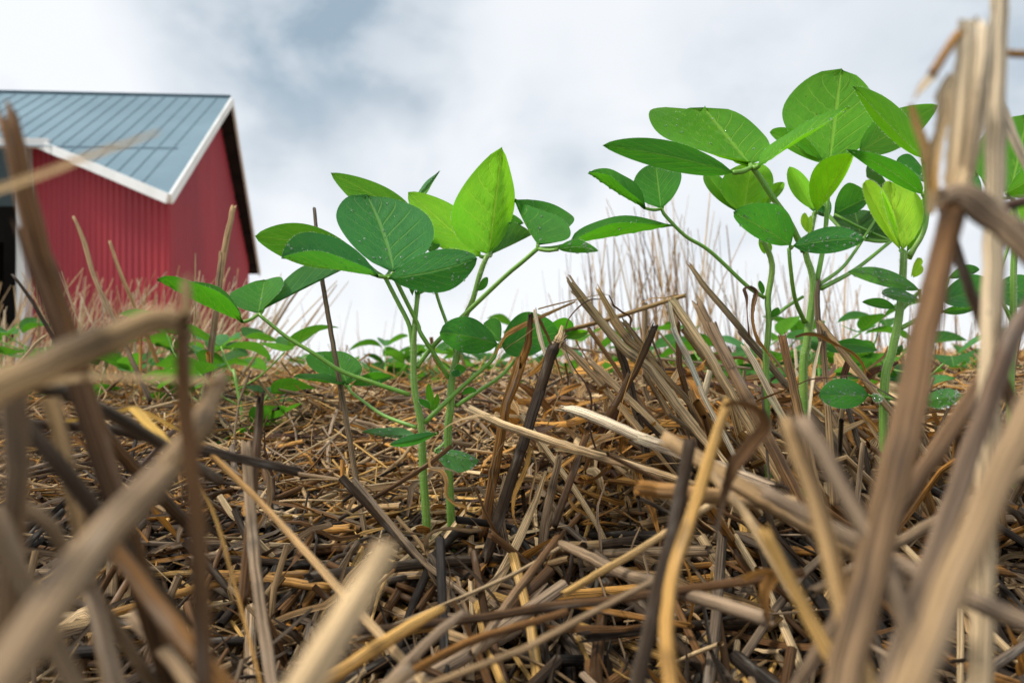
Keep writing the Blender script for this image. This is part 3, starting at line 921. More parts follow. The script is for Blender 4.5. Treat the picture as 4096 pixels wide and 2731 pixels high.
# ------------------------------------------------------------------ seedlings farther back
def seedling(x, y, h, label, nleaf=5, tints='mnmy', size=1.0, seed=0):
    rs = random.Random(seed)
    root = empty('soybean_seedling', (x, y, 0))
    tag(root, label, 'seedling', 'soybean seedlings out of focus behind the main plants')
    o = Vector((x, y, 0))
    lean = Vector((rs.uniform(-.2, .2), rs.uniform(-.2, .2), 0))
    pts = [o + Vector((0, 0, -.01)), o + lean * h * .3 + Vector((0, 0, h * .45)), o + lean * h + Vector((0, 0, h * .85))]
    stem_mesh(pts, (.002, .0018, .0012), STEM_C, 0, 6, 10).build('stem', [M_stem, M_hair], root, origin=o)
    a0 = rs.random() * 6.28
    for k in range(nleaf):
        f = .35 + .6 * k / max(1, nleaf - 1)
        q = pts[0].lerp(pts[1], f * 2) if f < .5 else pts[1].lerp(pts[2], f * 2 - 1)
        az = a0 + k * 2.4 + rs.uniform(-.4, .4)
        out = Vector((math.cos(az), math.sin(az), 0))
        pl = h * rs.uniform(.22, .42)
        tip = q + out * pl + Vector((0, 0, pl * rs.uniform(.3, .75)))
        mb = MB()
        tube(mb, spline([tip, (tip + q) / 2 + Vector((0, 0, -.004)), q], 7), [.0009] * 7, PET_C, 5)
        pet = mb.build('leaf', [M_stem, M_hair], root, origin=o)
        for m_ in (-1, 0, 1):
            ang = az + m_ * rs.uniform(1.2, 1.7)
            L = rs.uniform(.038, .055) * size * (1.1 if m_ == 0 else 1)
            dv = Vector((math.cos(ang), math.sin(ang), rs.uniform(-.35, .55))).normalized()
            B = tip + dv * .004
            T = B + dv * L
            Mv = (B + T) / 2 + Vector((0, 0, L * rs.uniform(.02, .12)))
            sd_ = dv.cross(Vector((0, 0, 1))).normalized()
            up = Vector((0, 0, 1))
            ro = rs.uniform(-.5, .5)
            sd_ = sd_ * math.cos(ro) + sd_.cross(dv) * math.sin(ro)
            fold = rs.uniform(.0, .45)
            hw = L * rs.uniform(.30, .38)
            Lo = (-sd_ + up * fold).normalized() * hw
            Ro = (sd_ + up * fold).normalized() * hw
            lm = MB()
            leaf_shape(lm, B, Mv, T, Lo, Ro, TINT[rs.choice(tints)], .66, 9, 11)
            lm.build('leaflet', [M_leaf, M_hair, M_dew], pet, origin=o)
    return root
def ground_at(fx, d):
    v = P(fx / .57422, 1463, d)
    return v.x, v.y
BACK = [ # F-x, depth, height, label
    (20, .95, 735, 'leftmost low seedling at the frame edge below the barn opening'),
    (75, .80, 728, 'seedling with broad leaves below the white barn post'),
    (135, .90, 738, 'bright green seedling at the foot of the red front wall'),
    (215, 1.05, 745, 'seedling behind the dark leaning stalk, under the pink dry grass'),
    (300, 1.0, 748, 'seedling peeping over the bent tan stalk on the left'),
    (380, .85, 760, 'low seedling under the bent end of the tan stalk'),
    (445, .75, 740, 'seedling right behind the brown hanging stalk on the left'),
    (490, .95, 790, 'dim seedling at the barn corner behind a clearer one'),
    (565, .62, 782, 'clear seedling with three spread leaflets below the barn corner'),
    (650, 1.6, 815, 'tiny seedling just right of the barn corner on the skyline'),
    (700, 1.3, 815, 'small far seedling left of the thin leaning stem'),
    (815, 1.25, 812, 'far seedling seen left of the central pair of stems'),
    (880, 1.05, 795, 'pale seedling just left of the left central stem'),
    (915, .95, 800, 'seedling directly behind the left central stem'),
    (985, 1.0, 780, 'seedling visible between the two central stems'),
    (1075, 1.15, 800, 'seedling behind the right central stem'),
    (1180, .95, 745, 'seedling behind the spotted low leaf and amber stalk'),
    (1290, 1.1, 770, 'seedling behind the dark ribbon of dry leaf'),
    (1475, .95, 760, 'blurred seedling behind the crossing straws of the clump'),
    (1560, .85, 770, 'seedling behind the pale folded straw'),
    (1640, .95, 765, 'seedling behind the grey-brown leaning straw'),
    (1730, .75, 760, 'seedling behind the slim plant stem'),
    (1800, .85, 735, 'pale seedling between the slim and the tall plant'),
    (1890, .70, 745, 'broad-leaved seedling right of the tall plant stem'),
    (1960, .80, 725, 'bright seedling with a large flat leaf right of the tall plant'),
    (2030, .62, 790, 'dark seedling left of the thick upright stalk'),
    (2170, 1.1, 810, 'blurred seedling between the two upright stalks on the right'),
    (2235, .95, 800, 'seedling low at the right edge of the field'),
    (1420, 1.9, 805, 'far seedling in the dry stubble left of its thickest clump'),
    (760, 2.0, 818, 'very small far seedling right of the thin leaning stem'),
]
for i, (fx, d, h, lab) in enumerate(BACK):
    v = P(fx / .57422, h / .57422, d)
    seedling(v.x, v.y, v.z / 1.06, lab, 5, 'pqpqg', .92, 100 + i)

# ------------------------------------------------------------------ straw: hand-placed stalks and blades
CS = {'tan': (.46, .30, .145), 'pale': (.68, .49, .27), 'white': (.76, .63, .44), 'grey': (.285, .195, .112), 'dgrey': (.10, .072, .048), 'brown': (.165, .080, .028),
      'dark': (.040, .023, .011), 'amber': (.31, .14, .026), 'orange': (.55, .28, .07), 'gold': (.62, .37, .11), 'lilac': (.30, .215, .14), 'purple': (.10, .052, .034), 'yellow': (.68, .42, .09),
      'black': (.018, .012, .008)}
def peel(ob, p, r, cols, o):
    """a papery sheath that clasps the stalk and comes away, torn, at its upper end"""
    n = len(p)
    t, a, b = frames(p)
    i0 = random.randint(1, max(2, n // 2))
    m = max(5, int(n * random.uniform(.22, .45)))
    idx = [min(n - 2, i0 + k) for k in range(m)]
    idx = sorted(set(idx))
    if len(idx) < 4:
        return
    if p[0][2] > p[-1][2]:
        idx = idx[::-1]
    th, half, seed = random.random() * 6.28, random.uniform(.7, 1.5), random.random() * 50
    verts, fs, cc, ss = [], [], [], []
    W, ns = 7, len(idx)
    for k, i in enumerate(idx):
        f = k / (ns - 1)
        lift = 1.10 + max(0, f - .45) ** 2 * random.uniform(1.5, 3.2)
        for q in range(W):
            u = -1 + 2 * q / (W - 1)
            g = th + u * half * (1 - .55 * f * f) + .4 * f
            rag = random.gauss(0, .10) if q in (0, W - 1) or k == ns - 1 else 0
            v = p[i] + (a[i] * math.cos(g) + b[i] * math.sin(g)) * r[i] * lift + t[i] * rag * r[i] * 4
            verts.append(v)
            cc.append(tuple(np.clip(np.array(cols[i]) * 1.35 + .03, 0, .75)))
            ss.append((u + seed, seed * 1.3, k * .4))
    for k in range(ns - 1):
        for q in range(W - 1):
            fs.append((k * W + q, k * W + q + 1, (k + 1) * W + q + 1, (k + 1) * W + q))
    sm = MB()
    sm.add(verts, fs, cc, ss)
    sm.build('sheath', M_blade, ob, origin=o)
def stalk(label, c, pts, d, wpx, color, color2=None, ext=(0, 0), open_=(True, True), jag=.5, nodes=(), group=None, flat=1.0, n=None, K=14, cat='straw stalk', name='straw_stalk', lift=0):
    """pts in crop c, wpx = width in crop pixels (one or several along), d = depth (one or several)"""
    ds = d if isinstance(d, (list, tuple)) else [d]
    m = len(pts)
    dl = lerp_list(ds, m)
    wl = lerp_list(wpx if isinstance(wpx, (list, tuple)) else [wpx], m)
    s = CROPS[c][2]
    P3 = [at(c, p, e) for p, e in zip(pts, dl)]
    rl = [wv / s / FPX * e / 2 for wv, e in zip(wl, dl)]
    for side in (0, 1):
        if ext[side]:
            a, b = (P3[0], P3[1]) if side == 0 else (P3[-1], P3[-2])
            q = a + (a - b).normalized() * ext[side] * .5
            q2 = a + (a - b).normalized() * ext[side]
            if side == 0:
                P3 = [q2] + P3
                rl = [rl[0]] + rl
            else:
                P3 = P3 + [q2]
                rl = rl + [rl[-1]]
    n = n or max(14, 6 * len(P3))
    p = spline(P3, n)
    pa_ = np.array([tuple(q) for q in P3])
    da_ = np.r_[0, np.cumsum(np.linalg.norm(np.diff(pa_, axis=0), axis=1))]
    ta_ = np.linspace(0, da_[-1], n)
    p = .35 * p + .65 * np.stack([np.interp(ta_, da_, pa_[:, k]) for k in range(3)], 1)
    dd = np.r_[0, np.cumsum(np.linalg.norm(np.diff(np.array([tuple(q) for q in P3]), axis=0), axis=1))]
    tt = np.linspace(0, dd[-1], n)
    r = np.interp(tt, dd, rl)
    cA = np.array(CS[color])
    cB = np.array(CS[color2 or color])
    cols = [tuple(cA * (1 - i / (n - 1)) + cB * (i / (n - 1))) for i in range(n)]
    ln = dd[-1]
    for nd in nodes:
        g = np.exp(-((tt / ln - nd) * ln / .0025) ** 2)
        r = r * (1 + .20 * g)
        cols = [tuple(np.array(cc) * (1 - .55 * gg)) for cc, gg in zip(cols, g)]
    p = p + RNG.normal(size=p.shape) * (np.mean(r) * .04)
    mb = MB()
    tube(mb, p, r, cols, K, open_, jag, flat)
    o = Vector(tuple(p[-1])) if p[-1][2] < p[0][2] else Vector(tuple(p[0]))
    ob = mb.build(name, M_straw, origin=o)
    if ln > .045 and np.mean(r) > .0016 and name == 'straw_stalk' and random.random() < .7:
        peel(ob, p, r, cols, o)
    tag(ob, label, cat, group)
    return ob
def blade(label, c, pts, d, wpx, color, color2=None, twist=(0, 0), fold=.3, ext=(0, 0), n=None, cat='dry leaf', name='dry_leaf', group=None):
    ds = d if isinstance(d, (list, tuple)) else [d]
    m = len(pts)
    dl = lerp_list(ds, m)
    wl = lerp_list(wpx if isinstance(wpx, (list, tuple)) else [wpx], m)
    s = CROPS[c][2]
    P3 = [at(c, p, e) for p, e in zip(pts, dl)]
    rl = [wv / s / FPX * e / 2 for wv, e in zip(wl, dl)]
    if ext[1]:
        a, b = P3[-1], P3[-2]
        P3.append(a + (a - b).normalized() * ext[1])
        rl.append(rl[-1])
    if ext[0]:
        a, b = P3[0], P3[1]
        P3.insert(0, a + (a - b).normalized() * ext[0])
        rl.insert(0, rl[0])
    n = n or max(20, 9 * len(P3))
    p = spline(P3, n)
    r = lerp_list(rl, n)
    cA, cB = np.array(CS[color]), np.array(CS[color2 or color])
    cols = [tuple(cA * (1 - i / (n - 1)) + cB * (i / (n - 1))) for i in range(n)]
    mb = MB()
    ribbon(mb, p, r, cols, twist, fold)
    low = p[np.argmin(p[:, 2])]
    ob = mb.build(name, M_blade, origin=Vector(tuple(low)))
    tag(ob, label, cat, group)
    return ob

H = stalk
# near left, out of focus
H('thick tan-grey stalk slanting up from the bottom left corner, out of focus', 'C6', [(-60, 1640), (330, 1080), (620, 770)], [.050, .075, .092], [200, 150, 122], 'grey', 'grey', nodes=(.93,), ext=(.06, 0))
H('short tan upper joint of the thick slanting stalk, tilted up at left', 'C6', [(622, 768), (755, 600), (800, 510), (850, 390)], [.093, .10, .104], [120, 95, 62], 'tan', 'grey', nodes=(.5,))
H('thick tan stalk lying across the far left, bent down at its right end', 'C6', [(-120, 480), (180, 350), (420, 245), (620, 165), (700, 185)], [.070, .080, .086, .09, .09], [150, 130, 114, 102, 90], 'tan', 'tan', ext=(.05, 0), nodes=(.85,))
H('brown amber stalk hanging down from the bent tan stalk at left', 'C6', [(705, 190), (708, 500), (755, 900), (790, 1620)], [.091, .091, .088, .08], [58, 58, 66, 72], 'brown', 'dark', ext=(0, .05), flat=.6)
H('blurred stub tip poking up above the bend of the tan stalk', 'C6', [(705, 190), (716, 100), (712, 20)], [.0915, .092], [46, 36], 'tan', 'tan')
blade('wide pale folded sheath lying behind the bent tan stalk', 'C6', [(150, 405), (330, 380), (600, 385), (850, 400)], [.094, .096, .1, .104], [120, 118, 105, 95], 'pale', 'pale', (1.3, 1.5), .25, ext=(.05, 0))
H('dark brown stalk leaning left in front of the barn', 'C1', [(35, 205), (120, 560), (200, 900), (345, 1370)], [.115, .115, .116, .118], [95, 100, 108, 120], 'brown', 'dark', ext=(0, .10), nodes=(.22,), jag=.9)
blade('pinkish torn straw strip crossing the dark leaning stalk before the barn', 'C1', [(-40, 600), (200, 520), (450, 425), (620, 370), (830, 295)], [.082, .084, .09, .095], [75, 75, 60, 55, 30], 'pale', 'pale', (1.2, 1.6), .15, ext=(.03, 0))
H('grey-black stalk slanting down under the pale folded sheath', 'C6', [(150, 425), (300, 470), (440, 540), (610, 645)], [.13, .14, .15, .165], [52, 54, 52, 48], 'dgrey', 'dgrey', ext=(.04, .03), nodes=(.4,))
H('dark grey stalk slanting steeply down at lower left', 'C6', [(100, 580), (220, 720), (330, 860), (430, 990)], [.105, .11, .118], [62, 66, 66], 'dgrey', 'dark', ext=(.02, .03))
blade('tan split stem standing under the pale folded sheath', 'C6', [(200, 470), (250, 650), (290, 850), (330, 1080)], [.110, .112, .115], [85, 78, 70], 'tan', 'tan', (.3, .9), .3, ext=(0, .04))
H('blurred brown upright stalk at the left edge', 'C6', [(55, 430), (60, 600), (70, 760), (60, 900)], [.085, .085], [95, 88], 'grey', 'brown', ext=(0, .06))
H('blurred dark stalk at the left edge below the tan one', 'C6', [(-10, 940), (40, 1080), (110, 1220)], [.08, .08], [85, 80], 'grey', 'grey', ext=(0, .05))
H('arched grey-brown stalk low at the left edge', 'C6', [(0, 920), (90, 885), (180, 950), (245, 1050)], [.10, .10, .105], [55, 58, 52], 'grey', 'grey', ext=(.02, .04))
H('dark brown stalk leaning right behind the yellow blade', 'C6', [(360, 545), (440, 660), (520, 745)], [.19, .195, .20], [48, 48], 'brown', 'dark', ext=(.02, .03))
H('black damp stalk lying level behind the yellow blade', 'C6', [(255, 580), (420, 590), (640, 640)], [.20, .205, .21], [36, 38], 'dark', 'dark', ext=(.03, .04))
blade('bright yellow dry blade folded over a dark stalk at left', 'C6', [(690, 690), (600, 600), (515, 505)], [.165, .172, .18], [30, 46, 40], 'yellow', 'yellow', (1.0, 1.2), .2)
blade('yellow blade tip running right from the fold', 'C6', [(510, 505), (600, 545), (700, 600)], [.181, .185, .19], [40, 38, 22], 'gold', 'yellow', (1.1, 1.3), .2)
blade('yellow blade lying left of the fold', 'C6', [(255, 562), (380, 540), (512, 508)], [.20, .195, .182], [18, 26, 28], 'yellow', 'yellow', (1.2, 1.4), .1)
blade('long speckled tan blade arching to a point beneath the low left leaf', 'C6', [(640, 535), (830, 515), (1000, 488), (1150, 462), (1250, 450), (1340, 444)], [.27, .29, .31, .33], [22, 24, 22, 18, 12, 2], 'gold', 'gold', (1.25, 1.45), .15)
H('long thin tan straw slanting down right across the lower left', 'C6', [(768, 645), (960, 830), (1120, 1000), (1290, 1190)], [.215, .21, .20, .185], [22, 24, 26, 30], 'orange', 'pale', ext=(.01, .05))
H('shiny grey stalk standing below the dark stub at left', 'C6', [(945, 645), (960, 850), (985, 1150), (1050, 1600)], [.235, .225, .20, .17], [34, 40, 44, 48], 'grey', 'lilac', ext=(0, .03), nodes=(.05, .35))
H('short dark upright stub with an open top, left of the central pair', 'C6', [(1002, 465), (995, 580), (985, 690)], [.245, .245, .24], [26, 32, 34], 'dark', 'brown', ext=(0, .05), jag=1.0)
blade('pale straw blade with black spots in the lower left', 'C6', [(765, 790), (835, 940), (890, 1130), (950, 1350), (1020, 1620)], [.185, .18, .17, .155], [18, 40, 36, 44, 46], 'gold', 'orange', (1.0, 1.25), .2, ext=(0, .03))
H('blurred brown stalk low under the thick slanting one', 'C6', [(500, 1130), (620, 1290), (760, 1460)], [.11, .105, .10], [66, 76], 'brown', 'amber', ext=(.02, .05))
H('blurred grey stalk parallel to the brown one at lower left', 'C6', [(505, 1310), (620, 1430), (740, 1580)], [.13, .125, .12], [55, 62], 'grey', 'tan', ext=(0, .05))
H('blurred grey stalk in the bottom left, pointing down', 'C6', [(360, 1250), (400, 1400), (450, 1600)], [.11, .105], [62, 72], 'lilac', 'grey', ext=(.01, .05))
H('thick pale tan stalk thrust up from the bottom centre, out of focus', 'C7', [(580, 650), (430, 920), (230, 1240), (20, 1600)], [.075, .071, .066, .062], [150, 195, 225, 250], 'pale', 'tan', ext=(0, .06), jag=.25)
# centre
H('thin bare stem leaning left of the central pair, rising above the mat', 'F', [(722, 478), (728, 540), (740, 640), (765, 790), (790, 930), (815, 1080)], [.43, .42, .41, .40, .39], [8, 9, 11, 12, 13, 13], 'dgrey', 'grey', ext=(0, .05))
H('brown hollow stalk crossing in front of the central stems', 'C3', [(715, 835), (590, 935), (440, 1030), (300, 1115)], [.325, .328, .332, .34], [27, 28, 28, 24], 'brown', 'dark', ext=(0, .03))
H('long pale tan straw lying from the right central stem to the clump', 'D3', [(-560, 1035), (-250, 1140), (0, 1260), (300, 1365), (600, 1460), (1030, 1590)][1:], [.345, .338, .332, .325, .32], [62, 64, 66, 66, 60], 'pale', 'tan', nodes=(.62,), ext=(0, .03))
H('dark brown upright stalk with a torn pale top, front of the clump', 'D3', [(440, 640), (400, 720), (330, 950), (230, 1260)], [.352, .352, .35, .345], [78, 86, 88, 85], 'dark', 'dark', ext=(0, .07), jag=.4, nodes=(.03,))
H('torn pale fibrous plug on the dark brown upright stalk', 'D3', [(480, 560), (465, 600), (438, 660)], [.352, .352], [50, 78, 70], 'pale', 'tan', jag=1.6, name='stalk_end', cat='straw stalk')
H('dark bent straw rising over the amber husk', 'D3', [(240, 395), (232, 520), (215, 650), (160, 800)], [.362, .362], [42, 48, 62, 70], 'dark', 'amber', jag=.8)
H('amber husked stalk standing left in the clump', 'D3', [(165, 790), (110, 950), (55, 1090), (30, 1230)], [.362, .36], [92, 95, 78, 80], 'amber', 'brown', ext=(0, .06), jag=1.0, nodes=(.66,))
blade('pale curled ribbon of dry leaf looping in front of the right central stem', 'C3', [(1000, 660), (890, 655), (800, 668), (700, 712), (640, 775), (600, 860), (597, 950), (660, 972), (690, 1030), (690, 1110), (740, 1160), (800, 1180), (795, 1232)], .322, [6, 20, 24, 32, 40, 44, 30, 26, 36, 30, 16, 22, 6], 'pale', 'orange', (.6, 2.6), .2, n=110)
blade('thin pale strip drooping right from the curled ribbon', 'C3', [(600, 955), (700, 960), (780, 1000), (840, 1080), (845, 1150)], .32, [10, 22, 22, 16, 4], 'white', 'tan', (.8, 2.0), .2)
blade('tan blade hanging below the amber husk', 'C3', [(1125, 770), (1165, 850), (1150, 950), (1085, 1110), (1078, 1230), (1110, 1310), (1135, 1410)], .345, [20, 32, 34, 38, 30, 20, 8], 'gold', 'orange', (.6, 1.6), .3)
blade('second tan blade hanging down beside the first, slightly right', 'C3', [(1180, 840), (1205, 960), (1170, 1150), (1210, 1340)], .352, [16, 22, 26, 30], 'tan', 'tan', (1.0, 1.6), .3)
blade('thin grey blade hanging in an arc right of the central stems', 'C3', [(1060, 760), (985, 860), (955, 980), (970, 1120), (985, 1200)], .35, [12, 18, 18, 16, 10], 'grey', 'grey', (1.0, 1.6), .3)
H('grey standing straw with a pale top, right of the central stems', 'C3', [(1042, 990), (1000, 1180), (1010, 1300), (1040, 1440)], [.34, .335], [44, 46, 42], 'grey', 'lilac', ext=(0, .03), nodes=(.45,))
H('grey striped standing straw farther right of the central stems', 'C3', [(1310, 1000), (1275, 1150), (1250, 1290), (1235, 1450)], [.34, .335], [40, 50, 54, 56], 'grey', 'dgrey', ext=(.01, .03), nodes=(.2, .7))
H('short dark stub with a pale cut end right of the stem bases', 'C3', [(945, 1335), (1030, 1400), (1140, 1490)], [.30, .305, .31], [46, 44, 42], 'brown', 'dark', ext=(0, .02))
H('long grey straw running down left of the stem bases', 'C3', [(305, 1190), (430, 1340), (570, 1500), (700, 1600)], [.325, .315, .305], [30, 32, 34], 'lilac', 'grey', ext=(.02, .02), nodes=(.5,))
H('thin long pale straw crossing the lower centre up to the right', 'C7', [(930, 1050), (1150, 960), (1400, 850), (1600, 740), (1765, 640)], [.235, .245, .255, .265], [22, 26, 28, 24, 18], 'grey', 'pale', ext=(.03, 0))
H('grey-brown stalk slanting right from the pale straw tip', 'C7', [(1770, 635), (1950, 720), (2150, 820), (2400, 900)], [.245, .235, .22, .205], [60, 72, 76, 84], 'grey', 'lilac', ext=(0, .04), nodes=(.5,))
H('long dark stalk lying level across the lower centre', 'C7', [(850, 1165), (1250, 1120), (1700, 1045), (2050, 1010), (2400, 960)], [.20, .20, .20, .195], [56, 62, 62, 58], 'dark', 'brown', ext=(.02, .04), nodes=(.42,))
H('golden brown stalk pointing up right in the lower centre', 'C7', [(960, 1060), (760, 1170), (560, 1300), (300, 1470)], [.175, .17, .165, .155], [52, 80, 86, 90], 'gold', 'orange', ext=(0, .04), nodes=(.3,))
H('grey stalk with a cut end beside the golden brown one', 'C7', [(1110, 1085), (960, 1200), (830, 1320), (690, 1470)], [.16, .157, .152], [50, 64, 66, 80], 'lilac', 'grey', ext=(0, .01))
H('wider grey hollow end at the bottom centre', 'C7', [(740, 1470), (680, 1520), (560, 1620)], [.148, .145, .14], [96, 104, 110], 'grey', 'tan', ext=(0, .04))
H('brown stalk slanting below the long dark one', 'C7', [(1400, 1200), (1200, 1260), (1000, 1350), (780, 1470)], [.18, .175, .168, .16], [50, 58, 60, 60], 'brown', 'amber', ext=(.02, .02))
H('brown-grey stalk leaning steeply in the lower centre', 'C7', [(1650, 690), (1530, 850), (1430, 980), (1340, 1110)], [.255, .245, .235, .225], [44, 58, 58, 60], 'brown', 'grey', ext=(.01, .02))
H('golden straw in the lower centre right, sloping up right', 'C7', [(2140, 750), (2260, 680), (2450, 560)], [.215, .215], [50, 48], 'gold', 'pale', ext=(.02, .03))
H('long thin straw with a pale sheen along the bottom, sloping up right', 'C7', [(1310, 1410), (1520, 1330), (1760, 1200), (1950, 1100)], [.155, .16, .165], [46, 50, 44], 'tan', 'grey', ext=(.03, .02))
blade('crumpled rust-brown dead seed leaf at the foot of the left central stem', 'C3', [(520, 1300), (560, 1290), (600, 1300), (590, 1360), (545, 1390)], .352, [30, 70, 60, 80, 30], 'amber', 'brown', (.5, 2.0), .7)
blade('folded brown seed leaf at the foot of the right central stem', 'C3', [(700, 1345), (670, 1360), (660, 1410), (690, 1420)], .358, [20, 44, 50, 24], 'orange', 'amber', (.5, 1.6), .7)
# clump right of centre
H('long grey-tan straw crossing the clump, tallest tip against the sky', 'D3', [(552, 150), (700, 345), (960, 665), (1165, 820), (1400, 1130), (1650, 1440)], [.41, .405, .395, .385, .375, .365], [52, 66, 72, 78, 82, 76], 'grey', 'pale', ext=(0, .04), nodes=(.36,), jag=1.2)
H('second long straw of the clump lying just right of the tallest', 'D3', [(765, 200), (890, 425), (1010, 610), (1180, 760), (1290, 890), (1480, 1090), (1560, 1240)], [.415, .41, .40, .39, .385], [36, 58, 62, 50, 50, 54, 50], 'tan', 'dgrey', ext=(0, .05), nodes=(.24, .64), jag=1.0)
H('short grey straw lying against the second long one of the clump', 'D3', [(975, 465), (1080, 600), (1160, 700), (1230, 790)], [.405, .40], [42, 48, 46], 'grey', 'tan', jag=1.0)
H('dark stalk standing beneath the two long crossing straws', 'D3', [(925, 640), (975, 800), (1020, 960), (1060, 1130)], [.42, .415], [60, 70, 70, 66], 'dark', 'dgrey', ext=(0, .05))
H('dark brown straw with a fuzzy open tip crossing the long straws', 'D3', [(1212, 505), (1140, 680), (1060, 850), (945, 1040)], [.372, .37], [50, 56, 56, 52], 'dark', 'brown', ext=(0, .02), jag=1.0)
blade('thin orange grass blade slanting across the clump to the sky', 'D3', [(1385, 120), (1290, 300), (1180, 485), (1090, 720), (1010, 930), (950, 1130), (900, 1330), (840, 1540)], .362, [2, 6, 10, 13, 14, 13, 11, 8], 'orange', 'gold', (1.2, 1.5), .2, n=60)
H('tan-brown straw running level behind the clump', 'D3', [(575, 520), (900, 430), (1200, 335), (1455, 255)], [.45, .45, .45], [34, 36, 36, 34], 'brown', 'tan', ext=(.03, 0))
H('pale tan folded straw, thicker side, right of the crossing straws', 'D3', [(1345, 298), (1450, 450), (1620, 700), (1840, 1080)], [.385, .38, .37], [70, 78, 76, 74], 'pale', 'tan', ext=(0, .05), jag=.3)
H('white slender side of the folded straw', 'D3', [(1328, 315), (1372, 545), (1480, 760), (1600, 1060), (1710, 1270)], [.384, .38, .37], [40, 44, 48, 46, 46], 'white', 'white', ext=(0, .05), nodes=(.24,), jag=.3)
H('dark jointed straw hanging under the folded straw', 'D3', [(1392, 480), (1398, 700), (1410, 830), (1445, 960), (1480, 1090)], [.392, .39], [40, 42, 44, 46, 50], 'brown', 'dark', ext=(0, .05), nodes=(.57,))
H('grey-brown straw with a blunt top, slightly blurred, behind the folded straw', 'D3', [(1545, 310), (1650, 520), (1780, 760), (1930, 1050)], [.305, .30, .295], [76, 84, 88, 90], 'grey', 'brown', ext=(0, .06), nodes=(.45,))
H('grey straw leaning left against the slim plant', 'D3', [(1490, 20), (1590, 170), (1780, 390), (1960, 610)], [.42, .41, .40], [30, 46, 52, 52], 'grey', 'dgrey', ext=(0, .08), jag=1.0)
H('pale cut straw leaning at the foot of the slim plant', 'D3', [(1908, 640), (2010, 810), (2160, 1100)], [.35, .345], [50, 56, 54], 'white', 'tan', ext=(0, .05), jag=.6)
H('brown straw with a fuzzy top at the foot of the tall plant', 'D3', [(2212, 580), (2258, 780), (2330, 1100)], [.33, .325], [60, 66, 70], 'brown', 'tan', ext=(0, .06), jag=.7)
H('olive-brown thin straw leaning left of the crossing straws', 'D3', [(695, 520), (850, 740), (1000, 960), (1160, 1165)], [.45, .44, .43], [34, 38, 36], 'brown', 'brown', ext=(0, .04))
H('grey split straw low under the crossing straws', 'D3', [(700, 765), (850, 915), (1000, 1060)], [.425, .415], [46, 60, 56], 'grey', 'pale', ext=(0, .04), jag=1.2)
H('grey-tan straw slanting behind the dark ribbon', 'D3', [(390, 580), (560, 700), (800, 965), (1060, 1270)], [.44, .43, .41], [44, 50, 54, 56], 'grey', 'tan', ext=(0, .04))
H('white flat strip beside the dark bent straw', 'D3', [(272, 380), (315, 590), (372, 770)], [.358, .356], [30, 38, 28], 'white', 'white', flat=.4, jag=1.0)
blade('tan arched blade reaching from the left to the clump top', 'D3', [(300, 360), (430, 325), (600, 285), (780, 250), (855, 250)], [.38, .395, .405], [26, 30, 34, 26, 16], 'gold', 'tan', (1.0, 1.4), .3)
blade('tan folded blade under the arched one', 'D3', [(-30, 720), (30, 610), (80, 555), (330, 430), (590, 312)], [.352, .352, .356, .375, .40], [30, 62, 52, 40, 30], 'orange', 'tan', (.8, 1.3), .4)
blade('small tan strand curling under the folded blade', 'D3', [(-20, 730), (60, 660), (180, 580), (270, 510)], [.35, .36], [14, 20, 18, 12], 'tan', 'tan', (1.0, 1.4), .3)
blade('dark purple-brown ribbon of dry leaf twisting down the clump', 'D3', [(790, 285), (700, 290), (610, 350), (530, 450), (505, 580), (525, 720), (590, 850), (670, 960), (712, 1090), (695, 1230), (720, 1380), (780, 1520)], .366, [20, 40, 44, 46, 40, 42, 46, 52, 44, 30, 26, 14], 'purple', 'purple', (.9, 2.2), .25, n=100)
blade('orange curved blade left of the folded straw', 'D3', [(1405, 250), (1290, 272), (1180, 280), (1090, 330), (1030, 420)], .40, [6, 34, 40, 30, 12], 'orange', 'orange', (.8, 1.6), .25)
blade('dark angled strand under the clump top', 'D3', [(855, 255), (900, 350), (880, 330), (960, 390), (1022, 430), (1020, 510)], .405, [12, 14, 14, 16, 18, 12], 'purple', 'brown', (1.0, 1.4), .2)
blade('brown blade hanging inside the clump', 'D3', [(310, 440), (400, 630), (470, 850), (490, 960), (430, 1130), (360, 1320)], .37, [28, 34, 26, 30, 34, 40], 'brown', 'tan', (.9, 1.8), .3)
blade('crinkled pale brown leaf scrap under the folded straw', 'D3', [(1490, 1000), (1530, 1090), (1560, 1180), (1640, 1290), (1700, 1300)], .365, [36, 66, 60, 110, 70], 'tan', 'brown', (.9, 1.5), .5)
H('thick pale grey straw with a split end, front of the clump', 'D3', [(480, 1140), (600, 1160), (790, 1235), (1050, 1350), (1350, 1470), (1620, 1570)], [.305, .30, .29, .28, .265], [40, 80, 88, 88, 92, 96], 'white', 'lilac', ext=(0, .03), nodes=(.5,), jag=1.4)
H('dark hollow stub standing behind the long pale tan straw', 'D3', [(682, 1340), (640, 1460), (590, 1600)], [.335, .33], [54, 60, 60], 'brown', 'dark', ext=(0, .03))
H('thin pinkish straw running level far behind the clump', 'D3', [(480, 660), (900, 715), (1450, 775)], [.62, .62], [22, 24, 22], 'lilac', 'lilac', ext=(.06, .06))
blade('wilted brown leaf hanging from the slim plant, left strand', 'D3', [(1950, 180), (1905, 210), (1925, 300), (1935, 420), (1945, 590)], .383, [30, 60, 28, 34, 40], 'purple', 'brown', (.8, 2.0), .5)
blade('wilted brown leaf hanging from the slim plant, right strand', 'D3', [(1960, 185), (2010, 230), (1990, 330), (1985, 450), (2020, 580), (2110, 710), (2170, 850)], .38, [24, 44, 30, 36, 70, 40, 12], 'purple', 'orange', (.8, 2.2), .4)
